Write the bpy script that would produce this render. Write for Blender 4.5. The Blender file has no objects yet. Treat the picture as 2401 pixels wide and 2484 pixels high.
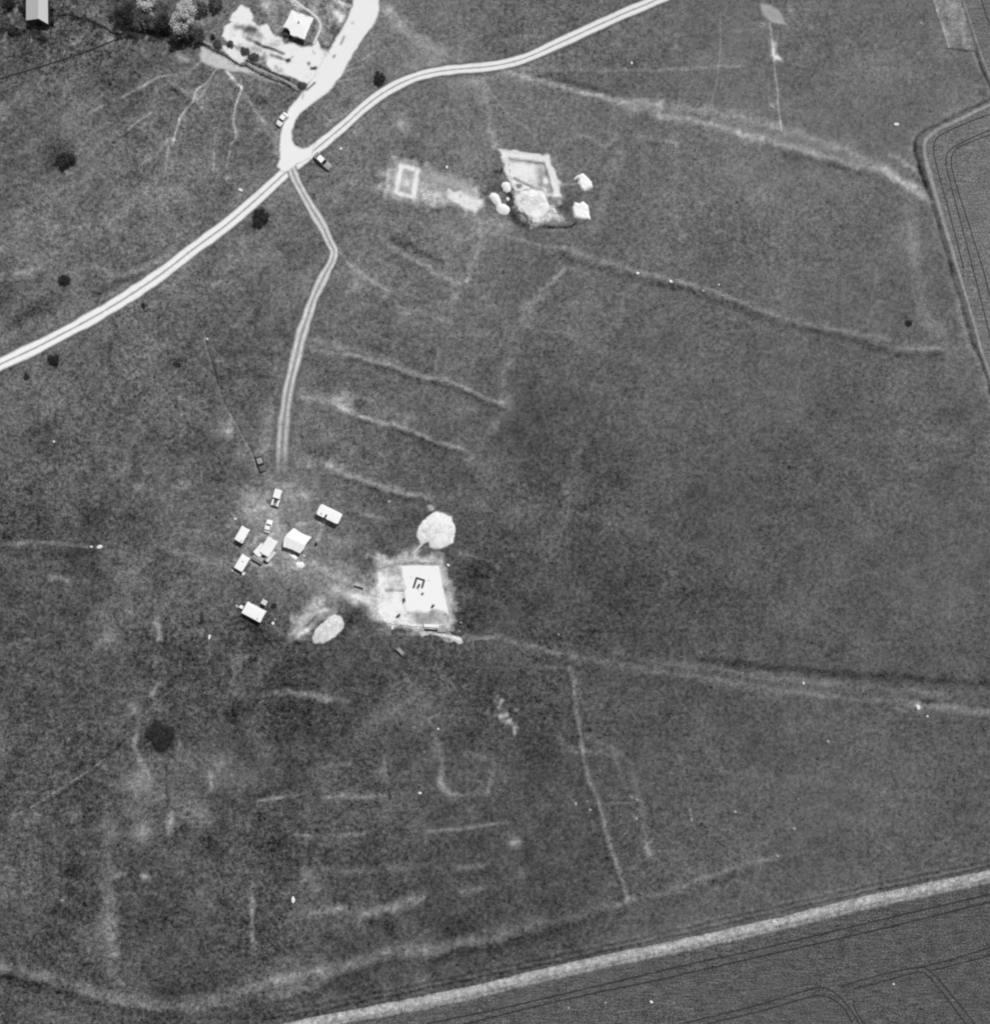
import bpy, bmesh, math, random
import numpy as np
from mathutils import Vector, Matrix

# ---------------------------------------------------------------- camera, sky, sun, exposure
S = 0.09                      # metres per pixel of the 2401 x 2484 survey frame
CX, CY = 1200.5, 1242.0
CAMH = 290.0
scene = bpy.context.scene
col = scene.collection
cd = bpy.data.cameras.new("camera"); cam = bpy.data.objects.new("camera", cd); col.objects.link(cam)
cam.location = (0, 0, CAMH); cam.rotation_euler = (0, 0, 0)
cd.sensor_fit = 'HORIZONTAL'; cd.sensor_width = 36.0
cd.lens = 36.0 * CAMH / (2401 * S)
cd.clip_start = 1.0; cd.clip_end = 9000.0
scene.camera = cam
SUN_EL = math.radians(60)
sd_ = Vector((0.60, 0.80, 0)).normalized()           # towards the sun, on the ground
sun_vec = Vector((sd_.x * math.cos(SUN_EL), sd_.y * math.cos(SUN_EL), math.sin(SUN_EL)))
world = bpy.data.worlds.new("World"); scene.world = world; world.use_nodes = True
nt = world.node_tree; nt.nodes.clear()
sky = nt.nodes.new('ShaderNodeTexSky'); sky.sky_type = 'NISHITA'; sky.sun_disc = False
sky.sun_elevation = SUN_EL; sky.sun_rotation = math.atan2(sd_.x, sd_.y)
bw = nt.nodes.new('ShaderNodeRGBToBW'); bg = nt.nodes.new('ShaderNodeBackground'); bg.inputs[1].default_value = 0.078
wo = nt.nodes.new('ShaderNodeOutputWorld')
nt.links.new(sky.outputs[0], bw.inputs[0]); nt.links.new(bw.outputs[0], bg.inputs[0]); nt.links.new(bg.outputs[0], wo.inputs[0])
sl = bpy.data.lights.new("sun", 'SUN'); sl.energy = 2.95; sl.angle = math.radians(0.6); sl.color = (1, 1, 1)
so = bpy.data.objects.new("sun", sl); col.objects.link(so); so.location = (0, 0, 200)
so.rotation_euler = (-sun_vec).to_track_quat('-Z', 'Y').to_euler()
scene.view_settings.view_transform = 'Standard'; scene.view_settings.look = 'None'
scene.render.filter_size = 1.5
try: scene.cycles.filter_width = 2.1
except Exception: pass
scene.view_settings.exposure = 0.0; scene.view_settings.gamma = 1.0

# ---------------------------------------------------------------- helpers
rng = np.random.RandomState(7); random.seed(7)
LAT = rng.rand(256, 256)
def vnoise(x, y, s, seed=0):
    """smooth value noise, s = metres per cell, 0..1"""
    x = np.asarray(x) / s + seed * 17.31; y = np.asarray(y) / s + seed * 9.77
    xi = np.floor(x).astype(int); yi = np.floor(y).astype(int); fx = x - xi; fy = y - yi
    fx = fx * fx * (3 - 2 * fx); fy = fy * fy * (3 - 2 * fy)
    a = LAT[xi & 255, yi & 255]; b = LAT[(xi + 1) & 255, yi & 255]
    c = LAT[xi & 255, (yi + 1) & 255]; d = LAT[(xi + 1) & 255, (yi + 1) & 255]
    return (a * (1 - fx) + b * fx) * (1 - fy) + (c * (1 - fx) + d * fx) * fy
def fbm(x, y, s, seed=0, o=3):
    t = 0; a = 1; n = 0
    for i in range(o):
        t = t + a * vnoise(x, y, s / 2 ** i, seed + i); n += a; a *= 0.6
    return t / n
def Z(ox, oy, s): return lambda *p: [(ox + x / s, oy + y / s) for x, y in p]
A = Z(0, 0, 2.361); B = Z(800, 0, 2.361); C_ = Z(1600, 0, 2.361); D = Z(0, 830, 2.361); E = Z(800, 830, 2.361)
F = Z(1600, 830, 2.361); G = Z(0, 1654, 2.361); H = Z(800, 1654, 2.361); I = Z(1600, 1654, 2.361)
Y2 = Z(480, 0, 3.948); Y8 = Z(480, 40, 6.317); TA = Z(1150, 340, 6.317); TL = Z(900, 330, 3.158)
TB = Z(860, 1200, 4.9); CP = Z(540, 1160, 5.158); BR = Z(0, 0, 6.317); TR = Z(250, 0, 7.019)
CR = Z(640, 260, 7.896); LR = Z(600, 1060, 7.288); T7 = Z(900, 1480, 7.288); DS = Z(0, 0, 1 / 1.267)
def P(px, py, z=0.0):
    k = 1 - z / CAMH
    return ((px - CX) * S * k, (CY - py) * S * k)
def PW(pts, z=0.0): return [P(x, y, z) for x, y in pts]
def seg_dist(X, Y, pts):
    best = np.full(X.shape, 1e9)
    for (x0, y0), (x1, y1) in zip(pts[:-1], pts[1:]):
        dx, dy = x1 - x0, y1 - y0; L = dx * dx + dy * dy + 1e-12
        t = np.clip(((X - x0) * dx + (Y - y0) * dy) / L, 0, 1)
        best = np.minimum(best, (X - x0 - t * dx) ** 2 + (Y - y0 - t * dy) ** 2)
    return np.sqrt(best)
def poly_sd(X, Y, poly):
    """signed distance, positive inside"""
    d = seg_dist(X, Y, list(poly) + [poly[0]])
    ins = np.zeros(X.shape, bool); n = len(poly)
    for i in range(n):
        x0, y0 = poly[i]; x1, y1 = poly[(i + 1) % n]
        if y0 == y1: continue
        c = ((y0 > Y) != (y1 > Y)) & (X < (x1 - x0) * (Y - y0) / (y1 - y0) + x0)
        ins ^= c
    return np.where(ins, d, -d)
def smooth(pts, step=1.0):
    """Catmull-Rom through the points, resampled every step metres"""
    p = [np.array(q, float) for q in pts]
    if len(p) < 3: q = [p[0]] + [p[0] + (p[-1] - p[0]) * t for t in np.linspace(0, 1, 12)[1:]]
    else:
        q = []; e = [2 * p[0] - p[1]] + p + [2 * p[-1] - p[-2]]
        for i in range(1, len(e) - 2):
            n = max(2, int(np.linalg.norm(e[i + 1] - e[i]) / 0.4))
            for k in range(n):
                t = k / n
                q.append(0.5 * (2 * e[i] + (e[i + 1] - e[i - 1]) * t + (2 * e[i - 1] - 5 * e[i] + 4 * e[i + 1] - e[i + 2]) * t * t + (3 * e[i] - 3 * e[i + 1] + e[i + 2] - e[i - 1]) * t ** 3))
        q.append(p[-1])
    q = np.array(q); L = np.concatenate([[0], np.cumsum(np.linalg.norm(np.diff(q, axis=0), axis=1))])
    n = max(2, int(L[-1] / step)); u = np.linspace(0, L[-1], n + 1)
    return np.stack([np.interp(u, L, q[:, 0]), np.interp(u, L, q[:, 1])], 1)
def tag(o, label=None, cat=None, group=None, kind=None):
    if label: o['label'] = label
    if cat: o['category'] = cat
    if group: o['group'] = group
    if kind: o['kind'] = kind
    return o
def empty(name, loc, rz, label, cat, group=None):
    o = bpy.data.objects.new(name, None); col.objects.link(o); o.location = loc; o.rotation_euler = (0, 0, rz)
    o.empty_display_size = 0.5
    return tag(o, label, cat, group)
def link(name, me, mat, parent=None):
    o = bpy.data.objects.new(name, me); col.objects.link(o)
    if mat is not None and not me.materials: me.materials.append(mat)
    if parent is not None: o.parent = parent
    return o
def copy_tree(o, parent=None):
    c = o.copy(); col.objects.link(c)
    if parent is not None: c.parent = parent
    for ch in list(o.children): copy_tree(ch, c)
    return c

# ---------------------------------------------------------------- materials (all greys: the place as black and white film records it)
def nd(nt, t, **k):
    n = nt.nodes.new(t)
    for a, b in k.items(): setattr(n, a, b)
    return n
def mth(nt, op, a, b=None, clamp=False):
    n = nt.nodes.new('ShaderNodeMath'); n.operation = op; n.use_clamp = clamp
    for i, v in enumerate((a, b)):
        if v is None: continue
        if isinstance(v, (int, float)): n.inputs[i].default_value = v
        else: nt.links.new(v, n.inputs[i])
    return n.outputs[0]
def noise(nt, co, sc, det=2.0, rough=0.55, dist=0.0):
    n = nt.nodes.new('ShaderNodeTexNoise'); n.inputs['Scale'].default_value = sc
    n.inputs['Detail'].default_value = det; n.inputs['Roughness'].default_value = rough; n.inputs['Distortion'].default_value = dist
    nt.links.new(co, n.inputs['Vector']); return n.outputs[0]
def surface_mat(name, use_alpha=False, k1=0.34, k2=0.32, k3=0.20, s1=1.1, s2=3.6, s3=0.35, streak=None, bump=0.0, speck=0.0):
    """reads float attributes tone (film density 0..1), rough (mottle strength) and cover (edge wear)"""
    m = bpy.data.materials.new(name); m.use_nodes = True; nt = m.node_tree; nt.nodes.clear()
    out = nd(nt, 'ShaderNodeOutputMaterial'); bs = nd(nt, 'ShaderNodeBsdfDiffuse'); bs.inputs['Roughness'].default_value = 0.6
    geo = nd(nt, 'ShaderNodeTexCoord'); co = geo.outputs['Object']
    at = nd(nt, 'ShaderNodeAttribute', attribute_name='tone'); ar = nd(nt, 'ShaderNodeAttribute', attribute_name='rough')
    n1 = noise(nt, co, s1, 3.0, 0.6, 0.4); n2 = noise(nt, co, s2, 1.0); n3 = noise(nt, co, s3, 2.0)
    t = mth(nt, 'MULTIPLY', mth(nt, 'SUBTRACT', n1, 0.5), k1)
    t = mth(nt, 'ADD', t, mth(nt, 'MULTIPLY', mth(nt, 'SUBTRACT', n2, 0.5), k2))
    t = mth(nt, 'ADD', t, mth(nt, 'MULTIPLY', mth(nt, 'SUBTRACT', n3, 0.5), k3))
    if speck:
        sp = mth(nt, 'MULTIPLY', mth(nt, 'SUBTRACT', 0.43, noise(nt, co, 1.9, 2.0, 0.5, 0.6)), 1.0)
        t = mth(nt, 'SUBTRACT', t, mth(nt, 'MULTIPLY', mth(nt, 'MAXIMUM', sp, 0.0), speck))
    if streak:
        mp = nd(nt, 'ShaderNodeMapping'); mp.inputs['Rotation'].default_value = (0, 0, math.radians(streak[0]))
        mp.inputs['Scale'].default_value = (0.25, 3.0, 1); nt.links.new(co, mp.inputs[0])
        t = mth(nt, 'ADD', t, mth(nt, 'MULTIPLY', mth(nt, 'SUBTRACT', noise(nt, mp.outputs[0], 1.0, 2.0), 0.5), streak[1]))
    t = mth(nt, 'MULTIPLY', t, ar.outputs['Fac'])
    v = mth(nt, 'MAXIMUM', mth(nt, 'ADD', t, at.outputs['Fac']), 0.06)
    v = mth(nt, 'MINIMUM', v, 0.93)
    alb = mth(nt, 'POWER', v, 2.2)
    cc = nd(nt, 'ShaderNodeCombineColor')
    for i in range(3): nt.links.new(alb, cc.inputs[i])
    nt.links.new(cc.outputs[0], bs.inputs[0])
    if bump:
        b = nd(nt, 'ShaderNodeBump'); b.inputs['Strength'].default_value = bump; b.inputs['Distance'].default_value = 0.12
        nt.links.new(n1, b.inputs['Height']); nt.links.new(b.outputs[0], bs.inputs['Normal'])
    if use_alpha:
        ac = nd(nt, 'ShaderNodeAttribute', attribute_name='cover')
        na = noise(nt, co, 1.6, 3.0, 0.65)
        a = mth(nt, 'ADD', ac.outputs['Fac'], mth(nt, 'MULTIPLY', mth(nt, 'SUBTRACT', na, 0.5), 0.6))
        a = mth(nt, 'ADD', mth(nt, 'MULTIPLY', mth(nt, 'SUBTRACT', a, 0.5), 1.25), 0.5, clamp=True)
        a = mth(nt, 'MULTIPLY', a, mth(nt, 'MULTIPLY', ac.outputs['Fac'], 6.0, clamp=True))
        tr = nd(nt, 'ShaderNodeBsdfTransparent'); mx = nd(nt, 'ShaderNodeMixShader')
        nt.links.new(a, mx.inputs[0]); nt.links.new(tr.outputs[0], mx.inputs[1]); nt.links.new(bs.outputs[0], mx.inputs[2])
        nt.links.new(mx.outputs[0], out.inputs[0])
    else: nt.links.new(bs.outputs[0], out.inputs[0])
    return m
M_GRASS = surface_mat('grass', k1=0.44, k2=0.30, k3=0.12, bump=0.5, speck=0.9)
M_SHEET = surface_mat('worn_chalk', True, k1=0.30, k2=0.26, k3=0.16)
M_FIELD = surface_mat('crop', k1=0.16, k2=0.62, k3=0.14, s2=3.4, streak=(-58, 0.30))
M_HEAP = surface_mat('chalk_spoil', True, k1=0.34, k2=0.22, k3=0.12, s1=1.6, bump=1.0)
def obj_mat(name, v, rough=0.6, var=0.08, sc=3.0, metal=0.0, bump=0.0, spec=0.3):
    """v = film density 0..1"""
    m = bpy.data.materials.new(name); m.use_nodes = True; nt = m.node_tree
    bs = nt.nodes['Principled BSDF']; bs.inputs['Roughness'].default_value = rough; bs.inputs['Metallic'].default_value = metal
    bs.inputs['Specular IOR Level'].default_value = spec
    geo = nd(nt, 'ShaderNodeTexCoord'); n = noise(nt, geo.outputs['Object'], sc, 4.0, 0.6)
    t = mth(nt, 'MAXIMUM', mth(nt, 'ADD', mth(nt, 'MULTIPLY', mth(nt, 'SUBTRACT', n, 0.5), var), v), 0.05)
    alb = mth(nt, 'POWER', t, 2.2); cc = nd(nt, 'ShaderNodeCombineColor')
    for i in range(3): nt.links.new(alb, cc.inputs[i])
    nt.links.new(cc.outputs[0], bs.inputs['Base Color'])
    if bump:
        b = nd(nt, 'ShaderNodeBump'); b.inputs['Strength'].default_value = bump; b.inputs['Distance'].default_value = 0.05
        nt.links.new(n, b.inputs['Height']); nt.links.new(b.outputs[0], bs.inputs['Normal'])
    return m
MW = obj_mat('white_paint', 0.94, 0.6, 0.06, 1.5)
MCANVAS = obj_mat('white_canvas', 0.94, 0.9, 0.05, 2.0, bump=0.3)
MCANVAS2 = obj_mat('grey_canvas', 0.62, 0.9, 0.10, 4.0, bump=0.3)
MPALE = obj_mat('pale_board', 0.80, 0.8, 0.12, 3.0)
MROOF = obj_mat('roof_sheet', 0.60, 0.7, 0.10, 5.0)
MROOFW = obj_mat('white_roof', 0.93, 0.7, 0.06, 2.0)
MWALL = obj_mat('dark_boards', 0.24, 0.8, 0.10, 3.0)
MDARK = obj_mat('black_paint', 0.12, 0.5, 0.04, 4.0)
MGLASS = obj_mat('window_glass', 0.16, 0.08, 0.02, 1.0, spec=0.6)
MTYRE = obj_mat('rubber', 0.14, 0.9, 0.03, 5.0)
MMETAL = obj_mat('dull_metal', 0.55, 0.4, 0.06, 5.0, metal=0.6)
MGREY = obj_mat('grey_paint', 0.42, 0.45, 0.05, 2.0)
MMID = obj_mat('light_grey_paint', 0.60, 0.5, 0.06, 2.0)
MCLOTH = obj_mat('dark_cloth', 0.13, 0.95, 0.04, 12.0)
MSKIN = obj_mat('skin', 0.62, 0.6, 0.04, 6.0)
MHAIR = obj_mat('hair', 0.12, 0.8, 0.04, 20.0)
MSTONE = obj_mat('chalk_lump', 0.90, 0.95, 0.14, 5.0, bump=0.6); MSTONE2 = obj_mat('dull_stone', 0.62, 0.95, 0.14, 5.0, bump=0.6)
MWOOD = obj_mat('weathered_wood', 0.5, 0.85, 0.16, 7.0)
def leaf_mat(name, v, var=0.25):
    m = bpy.data.materials.new(name); m.use_nodes = True; nt = m.node_tree; nt.nodes.clear()
    out = nd(nt, 'ShaderNodeOutputMaterial'); df = nd(nt, 'ShaderNodeBsdfDiffuse'); tl = nd(nt, 'ShaderNodeBsdfTranslucent')
    mx = nd(nt, 'ShaderNodeMixShader'); mx.inputs[0].default_value = 0.2
    geo = nd(nt, 'ShaderNodeTexCoord'); n = noise(nt, geo.outputs['Object'], 1.3, 3.0)
    t = mth(nt, 'MAXIMUM', mth(nt, 'ADD', mth(nt, 'MULTIPLY', mth(nt, 'SUBTRACT', n, 0.5), var), v), 0.05)
    alb = mth(nt, 'POWER', t, 2.2); cc = nd(nt, 'ShaderNodeCombineColor')
    for i in range(3): nt.links.new(alb, cc.inputs[i])
    nt.links.new(cc.outputs[0], df.inputs[0]); nt.links.new(cc.outputs[0], tl.inputs[0])
    nt.links.new(df.outputs[0], mx.inputs[1]); nt.links.new(tl.outputs[0], mx.inputs[2]); nt.links.new(mx.outputs[0], out.inputs[0])
    return m
L_DARK = leaf_mat('dark_leaves', 0.28, 0.36); L_MID = leaf_mat('mid_leaves', 0.42, 0.3); L_PALE = leaf_mat('pale_leaves', 0.84, 0.5)
M_BARK = obj_mat('bark', 0.25, 0.9, 0.1, 8.0)

# ---------------------------------------------------------------- ground: one sheet, fine where the frame looks, reaching the horizon
G0 = 0.22
fx = np.arange(-113, 113 + G0 / 2, G0); fy = np.arange(-117, 117 + G0 / 2, G0)
ext = np.cumsum(1.0 * 1.22 ** np.arange(34))
gx = np.concatenate([fx[0] - ext[::-1], fx, fx[-1] + ext]); gy = np.concatenate([fy[0] - ext[::-1], fy, fy[-1] + ext])
GX, GY = np.meshgrid(gx, gy, indexing='ij')
tone_pts = [((100, 300), 90), ((500, 300), 96), ((100, 600), 90), ((400, 700), 96), ((880, 250), 106), ((1300, 150), 94), ((1700, 200), 98),
 ((2100, 200), 102), ((1500, 600), 94), ((2000, 600), 96), ((1000, 700), 90), ((1300, 900), 88), ((1700, 1000), 92), ((2150, 1000), 92),
 ((200, 1100), 82), ((500, 1000), 84), ((900, 1100), 88), ((100, 1500), 80), ((400, 1600), 80), ((1200, 1500), 80), ((1700, 1500), 86),
 ((2200, 1500), 88), ((100, 1900), 76), ((400, 2000), 82), ((700, 1900), 76), ((1000, 1900), 80), ((1300, 2000), 78), ((1800, 2000), 86),
 ((2200, 1900), 88), ((100, 2350), 78), ((500, 2300), 76), ((900, 2250), 76), ((130, 60), 70), ((1500, 1200), 84), ((640, 1180), 104),
 ((150, 1000), 88), ((50, 850), 90), ((1050, 420), 108), ((2000, 2300), 94), ((2300, 2300), 94)]
cx_ = np.clip(GX, -113, 113); cy_ = np.clip(GY, -117, 117)
num = np.zeros(GX.shape); den = np.full(GX.shape, 1e-9)
for (px, py), v in tone_pts:
    x, y = P(px, py); w = np.exp(-((cx_ - x) ** 2 + (cy_ - y) ** 2) / (2 * 15.0 ** 2)); num += w * v; den += w
TONE = num / den + 11
TONE += 3 + 6 * np.clip((cy_ - 0) / 60, -.6, 1)
HGT = np.zeros(GX.shape)
west = np.clip(0.5 - GX / 120.0, 0.0, 1.0)
TONE += (fbm(GX, GY, 9.0, 3, 4) - 0.5) * (26 + 12 * west) + (fbm(GX, GY, 2.1, 11, 4) - 0.5) * (24 + 20 * west) - 2.5 * west * (GY < 20)
ROUGH = np.clip(0.85 + 0.35 * west + (fbm(GX, GY, 20, 5, 2) - 0.5) * 0.5, 0.5, 1.5)
# faint drifts of mowing and grazing, running with the slope
dr = GX * math.cos(0.62) + GY * math.sin(0.62); dq = -GX * math.sin(0.62) + GY * math.cos(0.62)
TONE += (fbm(dr * 0.18, dq, 1.9, 21, 2) - 0.5) * 26 * np.clip((-GX - 10) / 40, 0, 1) * np.clip((GY - 10) / 30, 0, 1)
def window(pts, pad):
    a = np.array(pts); x0, y0 = a.min(0) - pad; x1, y1 = a.max(0) + pad
    return (slice(max(0, np.searchsorted(gx, x0) - 1), np.searchsorted(gx, x1) + 1), slice(max(0, np.searchsorted(gy, y0) - 1), np.searchsorted(gy, y1) + 1))
def mark(pts, w, d, h=0.0, off=None, brk=0.9, hw=None):
    """a line worn into, growing on or painted as shade on the turf: w half width in frame pixels, d change of tone, h height in metres"""
    p = PW(pts)
    if off: p = [(x + off[0], y + off[1]) for x, y in p]
    w = w * (1.22 if w < 4 else 1.4); d = d * (1.45 if abs(d) < 17 else 1.2); wm = w * S; q = smooth(p, 0.8) if len(p) > 1 else np.array([p[0], (p[0][0] + 0.01, p[0][1])])
    sl = window(q, wm * 3 + 1); X = GX[sl]; Y = GY[sl]
    wx = X + (vnoise(X, Y, 1.9, 40) - 0.5) * min(0.9, wm * 1.2); wy = Y + (vnoise(X, Y, 1.9, 41) - 0.5) * min(0.9, wm * 1.2)
    dist = seg_dist(wx, wy, [tuple(t) for t in q])
    g = np.exp(-(dist / wm) ** 2)
    n = np.clip((1 - brk * 0.55) + brk * 1.1 * (fbm(X, Y, 2.2, 50, 3)), 0.1, 1.35) * (0.65 + 0.7 * fbm(X, Y, .6, 55, 2))
    TONE[sl] += d * g * n
    if h:
        hm = (hw or w * 1.3) * S; HGT[sl] += h * np.exp(-(seg_dist(X, Y, [tuple(t) for t in q]) / hm) ** 2)
def blob(px, py, r, d, brk=1.0): mark([(px, py)], r, d, brk=brk)
# --- NE quarter
mark(B((60, 385), (120, 375), (180, 340), (250, 300)), 2, 26); mark(B((75, 418), (130, 395), (190, 378)), 2, 26); mark(B((50, 465), (120, 455), (200, 450)), 2, 24); mark(B((-160, 560), (0, 690)), 3, 8)
mark(B((285, 0), (440, 170), (600, 270), (780, 360), (870, 500), (920, 720), (960, 840)), 8, 20)
mark(B((330, 80), (470, 220), (620, 330)), 16, 10)
mark(B((500, 380), (700, 440), (900, 440), (1100, 420)), 16, 12)
mark(B((100, 690), (200, 560), (300, 480), (420, 430)), 2.2, 24); mark(B((0, 700), (200, 600)), 10, 8)
blob(*B((420, 720))[0], 14, 30); blob(*B((500, 762))[0], 7, 28)
mark(B((870, 450), (1000, 630), (1150, 750)), 3, 12)
mark(B((1410, 770), (1500, 790), (1570, 840)), 4, 24); mark(B((1580, 850), (1640, 770)), 4, 14); mark(B((1740, 770), (1889, 800), (1990, 820)), 4, 16)
mark(B((1000, 400), (1300, 480), (1600, 560), (1889, 600)), 6, 34); mark(C_((0, 600), (280, 635), (600, 705), (900, 800), (1200, 920), (1400, 1050), (1560, 1140)), 8, 26, 0.12, brk=.5)
mark(B((1450, 520), (1600, 575), (1889, 655)), 6, 26, brk=.6); mark(C_((0, 660), (250, 700), (450, 760)), 6, 26, brk=.6); mark(C_((450, 760), (650, 810), (900, 885), (1230, 970), (1400, 1050), (1500, 1120)), 7, 32, 0.15, brk=.5); mark(C_((0, 630), (400, 720), (900, 860)), 14, 7)
mark(B((1050, 400), (1400, 470), (1620, 540)), 5, -18); mark(C_((700, 880), (1000, 950), (1200, 1010)), 6, -12)
mark(B((1000, 385), (1400, 395), (1889, 400)), 4, 14); mark(C_((0, 400), (350, 380), (470, 375)), 3.5, 20)
mark(C_((350, 80), (345, 290), (325, 460), (298, 600)), 2, 20); mark(C_((330, 630), (300, 700)), 3, 8)
mark(C_((630, 130), (645, 250), (670, 500), (680, 620), (695, 745)), 2.2, 42, brk=0.4)
mark(C_((650, 250), (655, 300), (662, 320)), 6, 62, brk=0.4); mark(C_((665, 320), (700, 340)), 3.5, 50, brk=.5)
mark(C_((1320, 880), (1400, 930), (1460, 975)), 5, 24); mark(C_((1470, 830), (1490, 950), (1540, 1100)), 8, -18)
mark(C_((1420, 1060), (1430, 1250), (1450, 1450), (1520, 1800), (1600, 1900)), 13, 17); mark(C_((1700, 1600), (1740, 1850), (1780, 1960)), 8, 8)
for p, r, d in [((740, 50), 6, 22), ((585, 135), 4, 60), ((455, 175), 6, 18), ((870, 155), 5, 14), ((640, 610), 5, 36), ((1495, 130), 4, 36), ((1480, 302), 3, 34),
                ((1190, 1355), 4, 26), ((150, 1350), 7, 18), ((580, 1115), 20, 14), ((450, 950), 26, 10), ((90, 270), 5, 22), ((1090, 820), 14, 12), ((1125, 100), 4, 20), ((60, 800), 16, 10)]: blob(*C_(p)[0], r, d)
# the long bank running ESE from the upper dig
mark(B((930, 1330), (1150, 1390), (1340, 1430)), 4, 14, 0.1)
bk = B((1340, 1425), (1550, 1500), (1750, 1560), (1889, 1590)) + C_((130, 1625), (360, 1695), (500, 1750), (700, 1820), (1000, 1890), (1300, 1950)) + F((1200, 0), (1400, 40), (1620, 45))
mark(bk, 5, 20, 0.42, hw=9); mark(bk, 6, -17, off=(-0.3, -1.25))  # offset dark line paints the bank's shaded side
# --- dig neighbourhood and the ridges west of centre
mark(B((330, 1400), (480, 1490), (600, 1560), (730, 1620), (790, 1600)), 5, 26, 0.2); mark(B((340, 1370), (450, 1400), (560, 1460), (650, 1500)), 5, -20)
mark(B((790, 1600), (850, 1420), (860, 1300)), 6, 14); mark(B((200, 1240), (600, 1300), (840, 1400)), 10, 8)
mark(B((40, 1430), (110, 1510), (180, 1570), (330, 1660)), 4, 26); mark(B((330, 1660), (500, 1700)), 4, 10); blob(*B((130, 1630))[0], 34, 14)
mark(B((1220, 1660), (1300, 1590), (1340, 1540)), 5, 28); mark(B((1120, 1760), (1200, 1700)), 6, 16); mark(B((340, 1765), (480, 1805)), 4, 20)
mark(B((700, 1700), (790, 1640)), 5, 12); mark(B((1500, 1330), (1620, 1000), (1660, 900)), 12, 8)
r1 = E((100, 70), (250, 105), (400, 150), (500, 190), (650, 215), (780, 270), (900, 320), (990, 360)); mark(r1, 4.5, 34, 0.25); mark(r1, 5, -12, off=(-.2, -1))  # dark copy below paints the ridge's shade
mark(E((-160, 20), (100, 80)), 5, 14); mark(E((620, 30), (600, 180)), 3, 16); mark(E((555, 255), (520, 340)), 3, 14)
r2 = E((70, 285), (150, 300), (240, 335)); mark(r2, 4, 24)
r3 = E((60, 380), (220, 440), (400, 490), (520, 530), (650, 580), (760, 610)); mark(r3, 4.5, 34, 0.25); mark(r3, 5, -12, off=(-.2, -1))  # lower dark line is painted shade of this ridge
blob(*E((70, 330))[0], 18, 20); blob(*E((180, 350))[0], 16, -20); blob(*E((450, 440))[0], 14, 14); mark(E((-230, 290), (-60, 320), (60, 330)), 7, 14)
r4 = E((0, 700), (150, 775), (300, 825), (420, 862), (570, 890)); mark(r4, 6, 36, 0.25); mark(r4, 5, -10, off=(-.2, -1.1))  # dark line beneath paints this ridge's shaded face
mark(E((-250, 640), (-100, 670), (0, 700)), 6, 14); mark(E((180, 985), (340, 1020)), 4, 26); mark(E((0, 1130), (200, 1150)), 10, 10); mark(E((0, 520), (120, 620)), 14, 10)
mark(E((1600, 200), (1400, 650), (1330, 1000), (1250, 1230), (1170, 1420)), 7, 5); mark(E((1330, 850), (1380, 900), (1310, 1150)), 3, 12)
mark(E((1025, 310), (1030, 380)), 6, 14); mark(E((940, 510), (980, 420)), 6, 14); blob(*E((880, 680))[0], 26, 12); mark(E((700, 900), (900, 860), (1050, 700)), 14, 8)
mark(E((740, 1210), (880, 1245), (975, 1290)), 4, 22); blob(*E((860, 1330))[0], 30, -14); mark(E((940, 1330), (930, 1400)), 5, 12)
bk2 = E((740, 1690), (1000, 1700), (1130, 1735), (1250, 1765), (1380, 1795)); mark(bk2, 5, 28, 0.2, hw=8)
bk3 = E((1380, 1795), (1600, 1840), (1889, 1885)) + [(1900, 1678), (2150, 1700), (2300, 1718), (2480, 1735)]; mark(bk3, 7, 19, 0.2, hw=8); mark([(1480, 1585), (1750, 1625), (2050, 1660), (2300, 1690)], 6, 8)
mark([(1700, 1602), (1900, 1622), (2100, 1638), (2450, 1665)], 7, -16); mark([(1560, 1600), (2000, 1660), (2280, 1690)], 6, 8)
blob(*I((1475, 145))[0], 6, 46); mark(I((1560, 150), (1892, 175)), 6, 16); mark(I((1340, 150), (1450, 185)), 3, 16); mark(I((1450, 80), (1560, 110)), 6, -12)
mark(E((1180, 1860), (1370, 1865)), 3, 18)
lin = E((1370, 1865), (1395, 1940)) + H((1400, 60), (1430, 300), (1470, 520), (1530, 680), (1590, 900), (1660, 1100), (1705, 1240)); mark(lin, 4.2, 32, 0.15); mark(lin, 5, -9, off=(-0.9, -0.2))  # dark copy on the left paints shade beside the pale line
mark(H((1310, 320), (1400, 400), (1580, 405), (1640, 450), (1690, 580)), 5, 14); mark(H((1500, 700), (1740, 690)), 2.5, 14)
mark(H((630, 350), (640, 480), (645, 600), (690, 645)), 6, 26); mark(H((640, 560), (670, 640), (720, 660)), 7, 16); mark(H((690, 650), (900, 630)), 5, 16); mark(H((900, 630), (930, 540), (905, 430), (780, 420)), 5, 15)
mark(H((-180, 672), (-120, 668)), 3, 8); mark(H((-200, 880), (100, 885), (210, 865)), 4, 16); mark(H((560, 860), (900, 820), (1020, 815)), 4, 14)
blob(*H((1060, 920))[0], 13, 30); mark(H((700, 1065), (860, 1050)), 5, 14); mark(H((740, 1210), (850, 1185)), 6, 12); blob(*H((800, 735))[0], 5, 26); blob(*H((1100, 1110))[0], 14, 12)
mark(H((1790, 900), (1830, 980)), 5, 22); blob(*H((1750, 775))[0], 5, 34); blob(*H((1720, 660))[0], 6, 26); mark(I((175, 735), (180, 795)), 2.5, 34)
long = H((-320, 1800), (-100, 1740), (0, 1680), (300, 1560), (560, 1545), (700, 1500), (950, 1480), (1150, 1410), (1300, 1375), (1480, 1310), (1650, 1275)); mark(long, 9, 12, 0.3, hw=12); mark(long, 8, -9, off=(.3, -2))  # dark copy paints shade on the bank's lower side
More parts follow.
